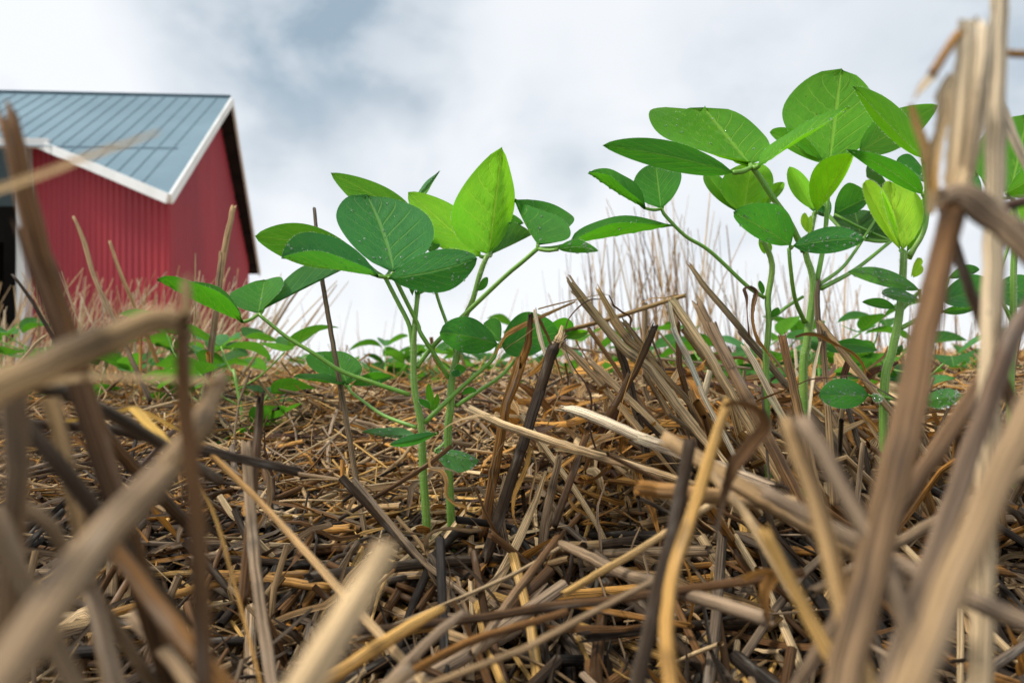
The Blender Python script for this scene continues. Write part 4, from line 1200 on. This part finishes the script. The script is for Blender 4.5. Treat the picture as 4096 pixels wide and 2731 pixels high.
H('grey-brown jointed straw leaning on the tall plant', 'D5', [(160, 360), (140, 500), (150, 690), (185, 900), (220, 1250), (240, 1568)], [.362, .36, .355, .35], [34, 48, 50, 46, 48, 60], 'dgrey', 'tan', ext=(0, .04), nodes=(.27,))
blade('brown twisted blade arching in front of the tall plant stem', 'D5', [(-40, 830), (40, 805), (160, 815), (300, 890), (440, 960), (530, 1060), (560, 1190)], .352, [24, 40, 44, 40, 46, 44, 30], 'brown', 'orange', (.8, 1.9), .35)
H('tan straw leaning right at the foot of the tall plant', 'D5', [(160, 700), (270, 850), (400, 1010), (560, 1210), (660, 1330)], [.358, .352, .345], [44, 52, 54, 52, 50], 'tan', 'grey', ext=(0, .04))
blade('white flat strip standing at the foot of the tall plant', 'D5', [(170, 870), (120, 1100), (90, 1330), (70, 1560)], .355, [22, 34, 30, 20], 'white', 'white', (1.0, 1.3), .2, ext=(0, .03))
blade('twisted dark brown blade lying before the tall plant', 'D5', [(-60, 1240), (90, 1180), (260, 1165), (430, 1150), (540, 1190), (680, 1270)], .335, [30, 34, 40, 46, 44, 40], 'brown', 'purple', (.9, 2.6), .4, ext=(.02, .02))
# near right, out of focus
H('dark upright stalk behind the bright tan-orange one', 'C8', [(312, 430), (255, 750), (165, 1100), (100, 1400)], [.16, .155, .145, .135], [66, 74, 76, 80], 'dark', 'dark', ext=(.005, .06))
H('bright tan-orange jointed stalk, blurred, in the lower right', 'C8', [(520, 140), (430, 420), (345, 700), (245, 1000), (205, 1290), (240, 1620)], [.150, .145, .14, .132, .124, .115], [54, 66, 70, 74, 84, 92], 'gold', 'orange', ext=(0, .05), nodes=(.28, .52, .78), flat=.7)
blade('dark crumpled dry leaf hanging at the top of the tan-orange stalk', 'C8', [(500, 150), (570, 135), (680, 170), (725, 260), (640, 380), (560, 500), (500, 690), (470, 850)], .145, [30, 40, 70, 95, 100, 70, 50, 40], 'brown', 'dark', (.8, 1.8), .6)
H('pale yellow-tan stalk of the blurred pair at lower right', 'C8', [(815, 215), (890, 420), (985, 680), (1100, 1130), (1240, 1620)], [.105, .103, .10, .096, .09], [74, 90, 96, 106, 112], 'tan', 'gold', ext=(0, .06), flat=.8, jag=.3)
H('grey-tan stalk of the blurred pair, leaning right', 'C8', [(900, 215), (1010, 400), (1130, 620), (1310, 920), (1480, 1400)], [.102, .10, .098, .094, .09], [108, 116, 118, 122, 116], 'lilac', 'grey', ext=(0, .06), flat=.7, jag=.3)
H('tan and black mottled stalk lying behind the blurred pair', 'C8', [(540, 530), (700, 630), (900, 745)], [.175, .17, .165], [86, 92, 92], 'tan', 'dark', ext=(.02, .03))
H('short stub with an open end pointing left at the clump foot', 'C8', [(58, 570), (160, 585), (300, 600)], [.20, .20, .195], [78, 82, 84], 'amber', 'tan', ext=(0, .03), jag=.3)
H('pale thin stalk bending down to a curled brown leaf', 'C8', [(530, 610), (600, 690), (660, 780), (750, 930)], [.165, .16, .155], [46, 50, 54], 'tan', 'pale', ext=(.01, .01))
blade('curled rust-brown leaf scrap in the lower right', 'C8', [(600, 1030), (690, 990), (760, 1010), (720, 1120), (745, 1290)], .155, [40, 60, 70, 60, 16], 'orange', 'brown', (.7, 1.9), .5)
H('thick grey-brown upright stalk with a dark streak, right side', 'C5', [(690, 900), (640, 1150), (570, 1450), (500, 1800), (440, 2050)], [.108, .108, .105, .10, .098], [84, 108, 120, 138, 150], 'brown', 'grey', ext=(0, .06), nodes=(.03,))
H('brown-grey stalk leaning right behind the thickest one', 'C8', [(1830, 20), (1690, 230), (1540, 460), (1310, 850)], [.125, .125, .125, .13], [86, 88, 86, 78], 'brown', 'lilac', ext=(.03, .06))
H('very thick tan stalk slanting down from the right edge, nearest and most blurred', 'C8', [(2120, 80), (1920, 480), (1760, 850), (1630, 1150), (1440, 1620)], [.075, .071, .068, .064, .06], [150, 155, 160, 168, 175], 'grey', 'tan', ext=(.03, .06))
H('grey-lilac stalk lying behind the thick tan one at lower right', 'C8', [(1250, 880), (1420, 970), (1600, 1070), (1850, 1180), (2120, 1290)], [.12, .117, .113, .108, .104], [76, 82, 88, 96, 104], 'lilac', 'lilac', ext=(.02, .05))
H('yellow-tan blurred straw leaning in the bottom right', 'C8', [(850, 1060), (960, 1270), (1060, 1440), (1160, 1620)], [.12, .116, .112], [66, 84, 92], 'gold', 'tan', ext=(.01, .05))
H('grey thin stalk sloping up right behind the thick tan one', 'C8', [(1310, 900), (1500, 790), (1700, 680)], [.17, .17], [50, 58, 60], 'grey', 'grey', ext=(.02, .04))
H('tall pale straw rising out of the top right corner', 'C5', [(892, -40), (885, 250), (878, 600), (868, 1000), (860, 1400), (850, 1700)], [.118, .118, .118, .118, .118], [72, 68, 74, 80, 88, 92], 'white', 'pale', ext=(.02, .10), nodes=(.24,))
blade('bright split sheath at the top of the right clump', 'C5', [(745, 90), (730, 300), (715, 520), (690, 860)], [.112, .112], [70, 92, 90, 80], 'white', 'pale', (.3, .7), .3)
H('tan straw of the right clump beside the tall pale one', 'C5', [(830, 110), (810, 350), (770, 620), (715, 880)], [.114, .113, .112], [70, 80, 82, 76], 'white', 'pale', jag=.9)
H('amber thin straw bent off to the left at the top of the right clump', 'C5', [(712, 150), (650, 240), (590, 335)], [.11, .11], [42, 40, 44], 'orange', 'amber', jag=.6)
blade('white torn tip hanging from the amber bent straw', 'C5', [(600, 330), (560, 370), (505, 450)], .11, [56, 48, 6], 'white', 'pale', (.4, .8), .2)
blade('curved tan strip splitting away on the left of the right clump', 'C5', [(495, 470), (520, 560), (565, 680), (590, 800), (585, 960)], .115, [28, 44, 52, 58, 30], 'gold', 'pale', (.2, .6), .2)
blade('pale torn strip in the middle of the right clump', 'C5', [(680, 330), (640, 420), (640, 520), (600, 700), (595, 850)], .113, [30, 80, 50, 56, 40], 'white', 'gold', (.2, .6), .3)
H('grey-purple thick joint bent across the right clump to the edge', 'C5', [(640, 880), (720, 870), (800, 920), (920, 1010), (1060, 1140)], [.108, .107, .105, .102], [90, 108, 110, 118, 126], 'lilac', 'grey', ext=(0, .04), nodes=(.1,))
H('amber straw level at the right edge near the top', 'C5', [(905, 235), (960, 242), (1060, 246)], [.12, .12], [34, 36], 'orange', 'amber', ext=(0, .03))
H('white straw slanting at the right edge behind the tall pale one', 'C5', [(915, 500), (960, 620), (1030, 760)], [.17, .17], [36, 38], 'white', 'white', ext=(.02, .04))
H('dark brown straw crossing low behind the right clump', 'C5', [(690, 1080), (740, 1240), (830, 1480)], [.13, .13], [46, 44, 50], 'dark', 'brown', ext=(.01, .06))
H('brown-purple straw leaning from the right edge to the clump foot', 'C5', [(1060, 1330), (960, 1480), (900, 1650)], [.115, .112], [70, 78, 84], 'purple', 'lilac', ext=(.02, .06))
H('purple-grey short straw at the right edge behind the joint', 'C5', [(900, 930), (1060, 890)], [.13, .13], [50, 52], 'purple', 'lilac', ext=(0, .03))
# thin bare stems against barn and sky
H('thin grey stem with a pale tip standing before the red front wall', 'C1', [(383, 738), (440, 870), (490, 1050), (592, 1275)], [.72, .72, .70], [12, 24, 22, 24], 'tan', 'dgrey', ext=(0, .10))
H('thin tan stem leaning before the middle of the barn wall', 'C1', [(573, 868), (620, 1010), (705, 1215)], [.78, .78], [13, 19, 20], 'tan', 'amber', ext=(0, .10))
H('thin dark stem leaning across the white barn post', 'C1', [(65, 1042), (160, 1170), (248, 1320)], [.7, .7], [12, 18, 20], 'dark', 'dark', ext=(0, .10))
H('straight brown stem standing before the barn corner', 'C1', [(1222, 688), (1190, 830), (1150, 1060), (1108, 1400)], [.66, .66, .65], [26, 30, 34, 34], 'tan', 'dgrey', ext=(0, .06), nodes=(.4,))
H('short pale twig tip at left below the barn', 'D6', [(335, 345), (280, 385), (205, 475)], [.40, .40], [18, 22, 24], 'pale', 'dgrey', ext=(0, .08))
H('thin grey stem leaning right of the barn corner', 'D6', [(2180, -10), (2080, 130), (1985, 290), (1900, 420)], [.9, .9], [14, 18, 18, 18], 'grey', 'tan', ext=(0, .08))

# ------------------------------------------------------------------ straw: many stems at once
def batch(P3, R, colr, K, name, mat=None, open_=True):
    """P3 (N,S,3) centre lines, R (N,S) radii, colr (N,S,3)"""
    N, S_, _ = P3.shape
    t = np.gradient(P3, axis=1)
    t /= np.linalg.norm(t, axis=2, keepdims=True) + 1e-12
    ref = RNG.normal(size=(N, 1, 3))
    a = ref - t * (ref * t).sum(2, keepdims=True)
    a /= np.linalg.norm(a, axis=2, keepdims=True) + 1e-12
    b = np.cross(t, a)
    th = np.arange(K) / K * 2 * np.pi
    flat = RNG.uniform(.45, 1.0, (N, 1, 1, 1))
    V = P3[:, :, None, :] + R[:, :, None, None] * (a[:, :, None, :] * np.cos(th)[None, None, :, None] + b[:, :, None, :] * np.sin(th)[None, None, :, None] * flat)
    al = np.cumsum(np.linalg.norm(np.diff(P3, axis=1, prepend=P3[:, :1]), axis=2), axis=1) * 100
    seed = RNG.uniform(0, 50, (N, 1, 1))
    SC = np.stack([np.broadcast_to(np.cos(th)[None, None, :] + seed, (N, S_, K)), np.broadcast_to(np.sin(th)[None, None, :] + seed * 1.7, (N, S_, K)),
                   np.broadcast_to(al[:, :, None], (N, S_, K))], -1)
    CC = np.broadcast_to(colr[:, :, None, :], (N, S_, K, 3))
    idx = np.arange(N * S_ * K).reshape(N, S_, K)
    k2 = (np.arange(K) + 1) % K
    F = np.stack([idx[:, :-1, :], idx[:, :-1, k2], idx[:, 1:, k2], idx[:, 1:, :]], -1).reshape(-1, 4)
    me = bpy.data.meshes.new(name)
    nvv, nf = N * S_ * K, len(F)
    me.vertices.add(nvv)
    me.vertices.foreach_set('co', V.astype(np.float32).ravel())
    me.loops.add(nf * 4)
    me.loops.foreach_set('vertex_index', F.astype(np.int32).ravel())
    me.polygons.add(nf)
    me.polygons.foreach_set('loop_start', (np.arange(nf) * 4).astype(np.int32))
    me.polygons.foreach_set('loop_total', np.full(nf, 4, np.int32))
    me.update()
    me.materials.append(mat or M_straw)
    fill(me, CC.reshape(-1, 3), SC.reshape(-1, 3))
    ob = bpy.data.objects.new(name, me)
    COL.objects.link(ob)
    return ob
PALN = {'near': ['grey', 'tan', 'dark', 'brown', 'dgrey', 'dark', 'black', 'dark', 'brown', 'black', 'pale', 'lilac', 'dgrey', 'brown', 'gold', 'black'],
        'mid': ['orange', 'amber', 'brown', 'lilac', 'tan', 'grey', 'dark', 'amber', 'tan', 'purple', 'tan', 'pale', 'dgrey'], 'far': ['tan', 'gold', 'pale', 'tan', 'orange', 'gold', 'pale']}
def lying(N, xr, yfun, zfun, lr, rr, pitch, pal, S_=5, bend=.06, steep=0.0):
    y = yfun(N)
    x = RNG.uniform(-1, 1, N) * (xr[0] + xr[1] * y)
    z = zfun(N, x, y)
    az = np.where(RNG.random(N) < steep, RNG.normal(np.pi / 2, .5, N), RNG.uniform(0, 2 * np.pi, N))
    pt = RNG.normal(0, pitch, N)
    L = RNG.uniform(*lr, N)
    d = np.stack([np.cos(az) * np.cos(pt), np.sin(az) * np.cos(pt), np.sin(pt)], 1)
    s = np.linspace(-.5, .5, S_)
    c = np.stack([x, y, z], 1)
    bv = RNG.normal(0, 1, (N, 3)) * (L * bend)[:, None]
    bv[:, 2] *= .5
    Pp = c[:, None, :] + d[:, None, :] * (L[:, None] * s[None, :])[:, :, None] + bv[:, None, :] * (1 - (2 * s) ** 2)[None, :, None]
    kink = (RNG.random(N) < .3)[:, None, None] * RNG.normal(0, .006, (N, 1, 3)) * (np.clip(s, 0, 1) * 2)[None, :, None]
    Pp = Pp + kink
    Pp[:, :, 2] += moundz(Pp[:, :, 0], Pp[:, :, 1]) - moundz(x, y)[:, None]
    R = RNG.uniform(*rr, N)[:, None] * (1 + RNG.normal(0, .06, (N, S_)))
    cols = np.array([CS[q] for q in pal])[RNG.integers(0, len(pal), N)]
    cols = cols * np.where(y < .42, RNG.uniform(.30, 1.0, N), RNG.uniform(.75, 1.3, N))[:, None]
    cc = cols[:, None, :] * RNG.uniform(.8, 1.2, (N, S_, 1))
    return Pp, R, cc
def moundz(x, y):
    return rise(y) + .004 + (.003 + .006 * np.clip((y - .4) * 3, 0, 1)) * np.sin(x * 9 + 1.3) * np.cos(y * 8) + .016 * np.exp(-((x - .12) / .09) ** 2 - ((y - .50) / .10) ** 2)
def clear_stem(Pp):
    """drop straws that would run through the eye of the camera"""
    dist = np.linalg.norm(Pp - np.array(CM.translation), axis=2).min(1)
    return dist > .07
def mat_layer(N, y0, y1, lr, rr, pal, name_parts, thick, pitch=.18, xr=(.06, .86), S_=5, power=1.0, steep=0.0):
    yf = lambda n: y0 + (y1 - y0) * RNG.random(n) ** power
    zf = lambda n, x, y: moundz(x, y) - .012 - .020 * np.clip((.36 - y) / .08, 0, 1) + RNG.random(n) ** 1.4 * (.012 + thick + .040 * np.clip((.34 - y) / .10, 0, 1))
    q = lying(N, xr, yf, zf, lr, rr, pitch, pal, S_, steep=steep)
    k = clear_stem(q[0])
    name_parts.append(tuple(v[k] for v in q))
parts = []
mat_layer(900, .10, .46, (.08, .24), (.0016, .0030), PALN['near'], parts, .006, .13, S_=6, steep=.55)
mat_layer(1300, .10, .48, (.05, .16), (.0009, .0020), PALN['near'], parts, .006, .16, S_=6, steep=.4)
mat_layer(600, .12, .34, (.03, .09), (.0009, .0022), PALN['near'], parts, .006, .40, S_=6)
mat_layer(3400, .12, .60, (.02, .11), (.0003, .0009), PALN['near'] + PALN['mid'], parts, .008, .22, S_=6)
mat_layer(3000, .42, 1.1, (.05, .16), (.0008, .0020), PALN['mid'] + ['grey'], parts, .014, .24, S_=6)
mat_layer(6500, .42, 1.2, (.02, .09), (.0003, .0009), PALN['mid'] + PALN['far'], parts, .020, .40, S_=6)
mat_layer(6500, .90, 3.0, (.04, .16), (.0007, .0019), PALN['far'] + ['orange', 'amber'], parts, .020, .40, S_=6)
mat_layer(4500, 2.6, 9.0, (.06, .20), (.0015, .003), PALN['far'], parts, .03, .40, S_=6)
# broken stems leaning into the clump
def leaning(N, x0, x1, y0, y1, h0, h1, pal, rr):
    S_ = 6
    s = np.linspace(0, 1, S_)
    x, y = RNG.uniform(x0, x1, N), RNG.uniform(y0, y1, N)
    L = RNG.uniform(h0, h1, N)
    az = np.where(RNG.random(N) < .65, RNG.normal(math.pi, .6, N), RNG.uniform(0, 6.28, N))
    el = RNG.uniform(.30, 1.15, N)
    d = np.stack([np.cos(az) * np.cos(el), np.sin(az) * np.cos(el), np.sin(el)], 1)
    kd = d + RNG.normal(0, .5, (N, 3))
    base = np.stack([x, y, moundz(x, y) - .01], 1)
    kink = RNG.uniform(.35, 1.0, N)
    P_ = base[:, None, :] + L[:, None, None] * (d[:, None, :] * np.minimum(s[None, :], kink[:, None])[:, :, None] + kd[:, None, :] * np.maximum(s[None, :] - kink[:, None], 0)[:, :, None])
    R_ = RNG.uniform(*rr, N)[:, None] * (1 + RNG.normal(0, .07, (N, S_)))
    cols = np.array([CS[q] for q in pal])[RNG.integers(0, len(pal), N)] * RNG.uniform(.6, 1.2, (N, 1))
    parts.append((P_, R_, cols[:, None, :] * RNG.uniform(.75, 1.2, (N, S_, 1))))
leaning(80, .04, .30, .42, .60, .04, .10, ['grey', 'tan', 'brown', 'pale', 'lilac', 'orange', 'white'], (.0012, .0025))
leaning(120, -.5, .7, .50, 1.1, .03, .09, ['grey', 'tan', 'brown', 'amber', 'pale', 'orange'], (.0008, .0022))
leaning(120, .12, .30, .335, .43, .05, .11, ['grey', 'tan', 'brown', 'pale', 'dgrey', 'amber'], (.0012, .0026))
leaning(60, -.16, .20, .27, .36, .03, .07, ['grey', 'dgrey', 'brown', 'dark', 'tan', 'pale'], (.0010, .0022))
P3 = np.concatenate([p[0] for p in parts]); R3 = np.concatenate([p[1] for p in parts]); C3_ = np.concatenate([p[2] for p in parts])
mat_ob = batch(P3, R3, C3_, 6, 'straw_litter')
tag(mat_ob, 'tangled mat of fallen straw covering the soil', 'straw litter', kind='stuff')

# curled dry blades in the mat
def blades_batch(N, name, w=(.0006, .0023), lr=(.02, .08)):
    mb = MB()
    for i in range(N):
        lift = .02
        if i % 7 == 0:                                   # scraps caught in the clump
            x, y, lift = random.uniform(.0, .30), random.uniform(.40, .58), .06
            pal = ['orange', 'amber', 'tan', 'pale', 'brown', 'purple']
        elif i % 3 == 0:
            y = random.uniform(.14, .42)
            x = random.uniform(-1, 1) * (.05 + .85 * y)
            pal = ['grey', 'tan', 'pale', 'brown', 'dark', 'amber', 'lilac', 'dgrey']
        else:
            y = random.uniform(.38, 1.3)
            x = random.uniform(-1, 1) * (.05 + .85 * y)
            pal = ['orange', 'amber', 'tan', 'brown', 'gold', 'purple', 'amber', 'dark', 'orange']
        z = float(moundz(np.array(x), np.array(y))) - .008 + random.random() * lift
        L = random.uniform(*lr)
        az = random.random() * 6.28
        p0 = np.array((x, y, z))
        dv = np.array((math.cos(az), math.sin(az), random.gauss(0, .25)))
        pts = [p0]
        for k in range(4):
            dv = dv + RNG.normal(size=3) * (.45, .45, .3)
            dv /= np.linalg.norm(dv)
            q = pts[-1] + dv * L / 4
            q[2] = max(q[2], float(moundz(q[0], q[1])) - .01)
            pts.append(q)
        if min(np.linalg.norm(q - np.array(CM.translation)) for q in pts) < .075:
            continue
        n = 10
        p = spline(pts, n)
        ww = random.uniform(*w)
        if i % 7 == 0:
            ww *= 1.8
        r = lerp_list([ww * .6, ww, ww, ww * .3], n)
        c = np.array(CS[random.choice(pal)]) * random.uniform(.7, 1.25)
        ribbon(mb, p, r, tuple(c), (random.random() * 3, random.random() * 5), random.uniform(.1, .6))
    ob = mb.build(name, M_blade)
    return ob
bo = blades_batch(3600, 'leaf_litter')
tag(bo, 'curled dry straw leaves scattered through the mat', 'leaf litter', kind='stuff')

# standing stubble in the distance
def standing(specs, name, label, cat, pal, rr, lean=.16, S_=5, tilt=0.0):
    P_, R_, C_ = [], [], []
    for (fx0, fx1, d0, d1, h0, h1, n) in specs:
        for i in range(n):
            d = random.uniform(d0, d1)
            v = P(random.uniform(fx0, fx1) / .57422, random.uniform(h0, h1) / .57422, d)
            h = v.z
            lx, ly = random.gauss(tilt, lean), random.gauss(0, lean)
            s = np.linspace(0, 1, S_)
            q = np.stack([v.x + lx * h * s + random.gauss(0, .07) * h * s * s, v.y + ly * h * s, -.01 + h * s], 1)
            P_.append(q)
            r = random.uniform(*rr)
            R_.append(r * (1 - .72 * s))
            C_.append(np.array([CS[random.choice(pal)]]) * random.uniform(.7, 1.1) * np.ones((S_, 1)))
    ob = batch(np.array(P_), np.array(R_), np.array(C_), 5, name)
    tag(ob, label, cat, kind='stuff')
    return ob
standing([(1330, 1720, 1.25, 1.9, 480, 720, 95), (1450, 1660, 1.15, 1.6, 390, 600, 30), (1280, 1420, 1.4, 2.2, 560, 740, 30), (1720, 2000, 1.2, 1.9, 560, 760, 60),
          (2000, 2350, 1.1, 2.0, 640, 780, 36), (650, 1250, 1.8, 4.0, 660, 800, 36), (1250, 2352, 2.5, 6.0, 620, 790, 50)],
         'standing_stubble', 'blurred thin dry stems standing in the field behind', 'stubble', ['tan', 'pale', 'brown', 'tan', 'gold', 'grey'], (.0012, .0036), .13)
standing([(-150, 560, 1.2, 2.4, 620, 780, 330), (60, 480, 1.0, 1.6, 600, 760, 90)],
         'dry_grass', 'pale pinkish dry grass standing in front of the barn', 'dry grass', ['pale', 'white', 'pale', 'tan'], (.0018, .0042), .30, tilt=.3)
standing([(0, 2352, .9, 5, 770, 850, 500)], 'stubble_stubs', 'short cut straw stubs sticking out of the mat farther back', 'stubble', ['tan', 'pale', 'gold', 'brown', 'orange'], (.0013, .0024), .5)

# ------------------------------------------------------------------ straw: single stems lying on the near mat
used = set()
COLW = {'grey': 'grey', 'dgrey': 'dark grey', 'lilac': 'purplish grey', 'tan': 'tan', 'pale': 'pale tan', 'brown': 'brown', 'dark': 'blackish brown', 'gold': 'golden', 'orange': 'orange-tan', 'amber': 'amber', 'white': 'bleached white'}
ZON = [('in the bottom left foreground', -.20, -.09, .18, .28), ('left of the spotted blade', -.26, -.13, .28, .42), ('below the dark stub at left', -.15, -.08, .26, .36),
       ('left of the central stems', -.13, -.06, .33, .46), ('at the foot of the central stems', -.07, .02, .27, .35), ('behind the central stems', -.09, .03, .38, .55),
       ('in the bottom centre foreground', -.08, .06, .17, .26), ('below the clump', .02, .12, .25, .36), ('at the foot of the clump', .05, .18, .36, .50),
       ('in the bottom right foreground', .06, .17, .18, .27), ('right of the clump', .16, .27, .30, .46), ('behind the right clump of stalks', .2, .36, .42, .6)]
POSE = [('lying level across', 0.0, .06), ('lying toward the camera', 1.45, .08), ('slanting down to the right', -.7, .22), ('slanting down to the left', .7 + math.pi, .22), ('propped up at the back', 1.2, .26)]
made = 0
tries = 0
rs = random.Random(41)
while made < 165 and tries < 6000:
    tries += 1
    zi, pi_, ck = rs.randrange(len(ZON)), rs.randrange(len(POSE)), rs.choice(['grey', 'dgrey', 'lilac', 'tan', 'pale', 'brown', 'dark', 'gold', 'orange', 'amber'])
    if (zi, pi_, ck) in used:
        continue
    zn, x0, x1, y0, y1 = ZON[zi]
    x, y = rs.uniform(x0, x1), rs.uniform(y0, y1)
    pn, az, pt = POSE[pi_]
    az += rs.uniform(-.3, .3)
    L = rs.uniform(.05, .13)
    z = float(moundz(np.array(x), np.array(y))) + rs.uniform(-.004, .005)
    # slanting straws fall toward the side named: right end (or left end) low
    dv = Vector((math.cos(az), abs(math.sin(az)) * .8 if pi_ > 0 else math.sin(az) * .5, 0)).normalized()
    up = pt if pi_ != 2 and pi_ != 3 else -pt
    dv = Vector((dv.x, dv.y, math.tan(up))).normalized()
    c = Vector((x, y, z))
    a, b = c - dv * L * .5, c + dv * L * .5
    a.z = max(a.z, float(moundz(a.x, a.y)) - .004)
    b.z = max(b.z, float(moundz(b.x, b.y)) - .004)
    if max(a.z, b.z) > .066:
        continue
    if min((a - CM.translation).length, (b - CM.translation).length, (c - CM.translation).length) < .085:
        continue
    used.add((zi, pi_, ck))
    r = rs.uniform(.0013, .0026)
    m_ = (a + b) / 2 + Vector((rs.gauss(0, 1), rs.gauss(0, 1), rs.gauss(0, .5))) * L * .04
    n = 14
    p = spline([a, m_, b], n) + RNG.normal(size=(n, 3)) * r * .06
    rr = np.full(n, r)
    cc = np.array(CS[ck])
    cols = [cc * rs.uniform(.5, 1.05) for _ in range(3)]
    cols = [tuple(cols[0] * max(0, 1 - 2 * i / (n - 1)) + cols[1] * (1 - abs(2 * i / (n - 1) - 1)) + cols[2] * max(0, 2 * i / (n - 1) - 1)) for i in range(n)]
    nd = rs.uniform(.2, .8)
    g = np.exp(-(((np.linspace(0, 1, n) - nd) * L) / .003) ** 2)
    rr = rr * (1 + .25 * g)
    cols = [tuple(np.array(q) * (1 - .5 * gg)) for q, gg in zip(cols, g)]
    mb = MB()
    tube(mb, p, rr, cols, 10, (True, True), .7, rs.uniform(.6, 1))
    ob = mb.build('straw_stalk', M_straw, origin=c)
    thick = 'thick' if r > .00215 else ('slender' if r < .0017 else 'medium')
    tag(ob, f'{thick} {COLW[ck]} straw {pn} {zn}', 'straw stalk', 'loose straws on the near mat')
    made += 1

sc.cycles.use_denoising = True
sc.cycles.max_bounces = 8
sc.cycles.transparent_max_bounces = 8
